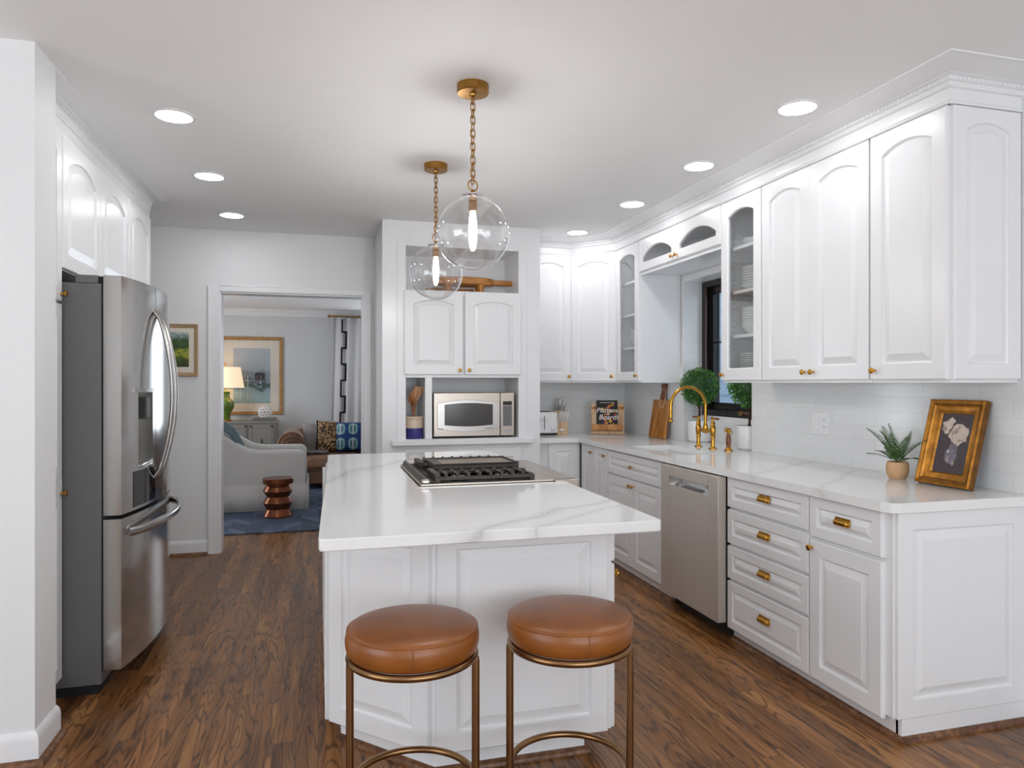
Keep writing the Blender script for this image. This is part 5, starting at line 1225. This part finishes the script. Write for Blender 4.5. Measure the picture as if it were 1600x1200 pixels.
# sofa
t = thing('leather_sofa', 'brown leather rolled-arm sofa against the far wall of the living room', 'sofa', (0, 0, 0.012))
m = MB(); r = 0.165; c0 = (-0.325, 0.565)
pts = [(c0[0] + r * cos(a), c0[1] + r * sin(a)) for a in [radians(-60 + 300 * i / 24) for i in range(25)]] + [(-0.42, 0.06), (-0.17, 0.06), (-0.17, 0.40)]
m.prism(pts, 9.32, 10.3, axis='y'); m.build('arm', M['sofa'], t, bevel=0.012)
m = MB(); 
for rr_, y in ((0.16, 9.318), (0.11, 9.31), (0.06, 9.315)): m.tube([(c0[0] + rr_ * cos(2 * pi * i / 40), y, c0[1] + rr_ * sin(2 * pi * i / 40)) for i in range(40)], 0.016, 8, closed=True)
m.build('arm_scroll', M['sofa'], t, smooth=True)
MB().box(-0.17, 1.9, 9.36, 10.1, 0.06, 0.235).build('rail', M['sofa'], t, bevel=0.02)
m = MB(); m.tube([(-0.16, 9.36, 0.245), (1.9, 9.36, 0.245)], 0.018, 10); m.build('welt', M['sofa'], t, smooth=True)
for i in range(3): MB().box(-0.165 + i * 0.69, 0.515 + i * 0.69, 9.30, 9.98, 0.25, 0.425).build('seat_cushion', M['sofa'], t, bevel=0.045)
MB().box(-0.30, 1.9, 9.98, 10.28, 0.2, 0.74).build('backrest', M['sofa'], t, bevel=0.06)
for x in (-0.33, 1.8): 
    for y in (9.42, 10.2): MB().lathe([(0.02, 0), (0.032, 0.06)], 12, (x, y, 0)).build('foot', M['trunk'], t, smooth=True)
m = MB(); vs = []; pth = [(10.32, 0.3), (10.31, 0.72), (10.2, 0.79), (10.02, 0.785), (9.95, 0.70), (9.92, 0.50), (9.9, 0.46), (9.55, 0.455)]; kk = 8; L_ = len(pth)
for j in range(kk + 1):
    for i, (y, z) in enumerate(pth): vs.append((-0.22 + 0.30 * j / kk + (0.06 * i / L_), y + 0.006 * sin(j * 2), z + 0.012 + 0.006 * sin(j * 1.7 + i)))
m.add(vs, [(j * L_ + i, j * L_ + i + 1, (j + 1) * L_ + i + 1, (j + 1) * L_ + i) for j in range(kk) for i in range(L_ - 1)])
o = m.build('throw_blanket', M['throw_grey'], None, smooth=True, ang=80); tag(o, 'taupe throw blanket over the back of the leather sofa next to its arm', 'throw blanket'); so = o.modifiers.new('s', 'SOLIDIFY'); so.thickness = 0.018
p = thing('throw_pillow', 'leopard print pillow with dark edging on the leather sofa', 'pillow', (0.135, 9.80, 0.442), 0, rot=(radians(-16), radians(4), radians(8)))
pb = pillow_mb(0.31, 0.42, 0.16); pb.build('cover', M['leopard'], p, smooth=True, ang=80)
MB().tube([(-0.155, 0, 0.0), (-0.148, 0, 0.2), (-0.155, 0, 0.42)], 0.014, 8).build('fringe', M['black_cloth'], p, smooth=True)
p = thing('throw_pillow', 'blue patterned pillow to the right of the leopard pillow', 'pillow', (0.455, 9.72, 0.442), 0, rot=(radians(-14), 0, radians(-4)))
pillow_mb(0.44, 0.40, 0.17).build('cover', M['bluepillow'], p, smooth=True, ang=80)
# console
t = thing('console_cabinet', 'grey painted console cabinet with corner mounts against the living room wall', 'console', (0, 0, 0))
MB().box(-2.6, -0.655, 11.92, 12.40, 0.1, 0.72).build('body', M['console'], t, bevel=0.004)
MB().box(-2.63, -0.63, 11.90, 12.42, 0.72, 0.755).build('top', M['console'], t, bevel=0.004)
for x in (-2.58, -0.72): 
    for y in (11.94, 12.34): MB().box(x, x + 0.05, y, y + 0.05, 0, 0.1).build('foot', M['console'], t)
for x0 in (-1.06, -1.46, -1.86):
    dd = MB().box(x0, x0 + 0.375, 11.905, 11.92, 0.13, 0.70).build('door', M['console'], t, bevel=0.003)
    e = 0.04; x1 = x0 + 0.375; c_ = 0.025
    pp = [(x0 + e + c_, 0.17), (x1 - e - c_, 0.17), (x1 - e, 0.17 + c_), (x1 - e, 0.66 - c_), (x1 - e - c_, 0.66), (x0 + e + c_, 0.66), (x0 + e, 0.66 - c_), (x0 + e, 0.17 + c_)]
    MB().tube([(x, 11.902, z) for x, z in pp], 0.006, 6, closed=True).build('door_moulding', M['throw_grey'], dd)
    for x, z in ((x0 + 0.012, 0.142), (x1 - 0.042, 0.142), (x0 + 0.012, 0.66), (x1 - 0.042, 0.66)): MB().box(x, x + 0.03, 11.895, 11.905, z, z + 0.03).build('corner_mount', M['iron'], dd)
    MB().tube([(x0 + 0.187, 11.89, 0.40), (x0 + 0.187, 11.885, 0.44), (x0 + 0.187, 11.89, 0.47)], 0.008, 8).build('door_pull', M['iron'], dd, smooth=True)
# lamp
t = thing('table_lamp', 'green glazed gourd table lamp with a lit cream shade on the console', 'lamp', (-1.44, 12.12, 0.755))
MB().lathe([(0.0001, 0), (0.10, 0), (0.10, 0.025), (0.0001, 0.026)], 32).build('base', M['brass'], t, smooth=True)
MB().lathe([(0.075, 0.026), (0.082, 0.06), (0.085, 0.12), (0.12, 0.18), (0.145, 0.24), (0.135, 0.31), (0.085, 0.355), (0.07, 0.38), (0.072, 0.45), (0.085, 0.47), (0.05, 0.49), (0.0001, 0.50)], 36).build('body', M['green_glaze'], t, smooth=True)
MB().tube([(0, 0, 0.49), (0, 0, 0.90)], 0.008, 8).build('stem', M['brass'], t, smooth=True)
m, nt, b_ = newmat('lamp_shade_cloth'); b_.inputs['Base Color'].default_value = lin((244, 226, 194)); b_.inputs['Roughness'].default_value = 0.9
b_.inputs['Emission Color'].default_value = lin((255, 226, 188)); b_.inputs['Emission Strength'].default_value = 0.33
MB().lathe([(0.29, 0.535), (0.235, 0.865)], 40, cap=False).build('shade', m, t, smooth=True)
MB().sphere((0, 0, 0.66), 0.03).build('bulb', emit('lamp_bulb', (255, 214, 160), 30), t, smooth=True)
MB().lathe([(0.0001, 0.935), (0.012, 0.925), (0.014, 0.91), (0.006, 0.895)], 12).build('finial', M['brass'], t, smooth=True)
# books + openwork bowl
for i, (z, lb, w_) in enumerate(((0.7555, 'grey book lying on the console, lower of two under the openwork bowl', 0.19), (0.782, 'grey book on top of the other, directly under the openwork bowl', 0.175))):
    b = thing('book', lb, 'book', (-0.83, 12.08, z))
    MB().box(-w_, w_, -0.13, 0.13, 0, 0.004).box(-w_, w_, -0.13, 0.13, 0.021, 0.025).box(-w_, w_, -0.13, -0.126, 0, 0.025).build('cover', M['console'], b)
    MB().box(-w_ + 0.006, w_ - 0.006, -0.126, 0.124, 0.004, 0.021).build('pages', M['page'], b)
m = MB(); k = 0
cb = Vector((-0.83, 12.08, 0.809)); Rr = 0.105
for j in range(5):
    el = radians(-50 + j * 24)
    for i in range(12):
        a = 2 * pi * (i + 0.5 * (j % 2)) / 12; d = Vector((cos(a) * cos(el), sin(a) * cos(el), sin(el))); e1 = Vector((-sin(a), cos(a), 0)); e2 = d.cross(e1)
        c = cb + Vector((0, 0, 0.084)) + d * Rr; rr_ = 0.024
        m.tube([tuple(c + e1 * rr_ * cos(2 * pi * q / 10) + e2 * rr_ * sin(2 * pi * q / 10)) for q in range(10)], 0.006, 5, closed=True)
o = m.build('openwork_bowl', M['ceramic'], None, smooth=True); tag(o, 'white openwork ball-shaped bowl on the books on the console', 'bowl')
# big harbour picture
t, w_, h, i_ = wall_picture('framed_harbour_print', 'large burl-framed photograph of a harbour hanging above the console', -1.565, -0.574, FY - 0.001, 0.835, 2.135, [(0, 0), (0, 0.03), (0.006, 0.034), (0.045, 0.032), (0.055, 0.02)], M['burl'], 0.1, M['mat_board'])
H1 = [flat('print_sky', (176, 184, 190)), flat('print_haze', (140, 152, 164)), flat('print_hut', (44, 36, 44)), flat('print_water', (150, 178, 184)), flat('print_green', (38, 84, 76)), flat('print_white', (222, 226, 228)), flat('print_far', (98, 112, 128))]
x0, x1, z0, z1 = -w_ / 2 + 0.21, w_ / 2 - 0.20, 0.19, 1.11
m = MB(); pk_ = [0]
def poly(pts, mi):
    pk_[0] += 1; m.prism([(x0 + (x1 - x0) * a, z0 + (z1 - z0) * b_) for a, b_ in pts], -0.0086 - 0.00012 * pk_[0], -0.008, axis='y', mi=mi)
def rect(a0, a1, b0, b1, mi): poly([(a0, b0), (a1, b0), (a1, b1), (a0, b1)], mi)
rect(0, 1, 0, 1, 0); rnd = random.Random(4)
poly([(0, 0.36), (1, 0.36), (1, 0.60), (0.9, 0.58), (0.8, 0.62), (0.6, 0.565), (0.45, 0.58), (0.3, 0.61), (0.15, 0.57), (0, 0.60)], 1)
rect(0, 1, 0, 0.36, 3); poly([(0, 0.36), (0, 0.47), (0.2, 0.45), (0.35, 0.47), (0.55, 0.45), (0.7, 0.46), (0.7, 0.36)], 6)
poly([(0.20, 0.36), (1, 0.36), (1, 0.27), (0.85, 0.29), (0.8, 0.20), (0.6, 0.24), (0.45, 0.30), (0.2, 0.31)], 4)
for i in range(34):
    a = 0.02 + rnd.random() * 0.72; b_ = 0.36 + rnd.random() * 0.10; rect(a, a + rnd.uniform(0.02, 0.07), b_, b_ + rnd.uniform(0.006, 0.022), rnd.choice((2, 5, 6, 7, 2)))
for i in range(24):
    a = 0.05 + rnd.random() * 0.8; b_ = 0.24 + rnd.random() * 0.11; rect(a, a + rnd.uniform(0.03, 0.10), b_, b_ + rnd.uniform(0.004, 0.010), rnd.choice((3, 6, 4, 5)))
poly([(0.56, 0.525), (0.62, 0.56), (0.83, 0.56), (0.88, 0.52)], 2); rect(0.58, 0.85, 0.43, 0.525, 2); rect(0.62, 0.66, 0.455, 0.50, 7); rect(0.72, 0.77, 0.45, 0.50, 6)
rect(0.76, 0.88, 0.24, 0.43, 6); rect(0.78, 0.86, 0.27, 0.38, 4); rect(0.38, 0.395, 0.06, 0.50, 5); rect(0.20, 0.207, 0.05, 0.46, 5); rect(0.05, 0.6, 0.41, 0.418, 5)
m.build('print', H1 + [flat('print_rust', (130, 84, 66))], t)
gp = MB().box(-w_ / 2 + 0.05, w_ / 2 - 0.05, -0.018, -0.016, 0.05, h - 0.05).build('glazing', M['glass'], t)
# curtain
t = thing('curtain', 'white curtain with a black Greek-key band beside the living room window', 'curtain', (0.25, 12.34, 0))
m = MB(); vs = []; n = 80; Wc = 0.82
def cy_(x): return 0.035 * sin(x * 2 * pi / 0.155) + 0.012 * sin(x * 2 * pi / 0.09)
for i in range(n + 1):
    x = Wc * i / n
    for z in (0.02, 1.2, 2.47): vs.append((x * (1.0 if z > 2 else 1.0) - (0.06 * (1 - z / 2.47)) * (1 - i / n), cy_(x), z))
m.add(vs, [(i * 3 + q, (i + 1) * 3 + q, (i + 1) * 3 + q + 1, i * 3 + q + 1) for i in range(n) for q in (0, 1)])
cu_ = m.build('panel', M['curtain'], t, smooth=True, ang=80); so = cu_.modifiers.new('s', 'SOLIDIFY'); so.thickness = 0.004
m = MB(); bw = 0.028
def band(xa, xb, za, zb):
    k_ = 6; vs = []
    for i in range(k_ + 1):
        x = xa + (xb - xa) * i / k_
        for z in (za, zb): 
            xs = x - (0.06 * (1 - z / 2.47)) * (1 - x / Wc); vs.append((xs, cy_(x) - 0.006, z))
    m.add(vs, [(2 * i, 2 * i + 2, 2 * i + 3, 2 * i + 1) for i in range(k_)])
xl, xr = 0.135, 0.205; z = 2.45; st_ = 0.275; side = 0
while z > 0.2:
    xx = xl if side == 0 else xr; zn = z - (0.2 if z > 2.4 else st_)
    band(xx, xx + bw, zn, z); band(xl, xr + bw, zn - bw, zn); z = zn; side = 1 - side
bd = m.build('key_band', M['black_cloth'], t); so = bd.modifiers.new('s', 'SOLIDIFY'); so.thickness = 0.003
t = thing('curtain_rod', 'brass curtain rod with rings near the living room ceiling', 'curtain rod', (0.2, 12.34, 2.50))
MB().tube([(0.0, 0, 0), (2.3, 0, 0)], 0.013, 10).build('rod', M['brass_dark'], t, smooth=True)
MB().sphere((-0.02, 0, 0), 0.026).build('finial', M['brass_dark'], t, smooth=True)
for x in (0.05, 2.2): MB().box(x - 0.008, x + 0.008, 0, 0.158, -0.008, 0.008).build('bracket', M['brass_dark'], t)
for i in range(8):
    x = 0.07 + i * 0.10; MB().tube([(x, 0.022 * cos(2 * pi * q / 14), 0.022 * sin(2 * pi * q / 14)) for q in range(14)], 0.003, 6, closed=True).build('ring', M['brass_dark'], t, smooth=True)
# living window
wn = thing('window_2', None, None, (1.66, FY, 0.4)); wn['kind'] = 'structure'
m = MB().box(-0.94, -0.88, 0.0, 0.12, 0, 1.95).box(0.88, 0.94, 0, 0.12, 0, 1.95).box(-0.88, 0.88, 0, 0.12, 0, 0.06).box(-0.88, 0.88, 0, 0.12, 1.89, 1.95).box(-0.02, 0.02, 0.03, 0.09, 0.06, 1.89); m.build('window_frame', M['trim'], wn)
MB().box(-0.88, 0.88, 0.05, 0.056, 0.06, 1.89).build('glass_pane', M['glass'], wn)
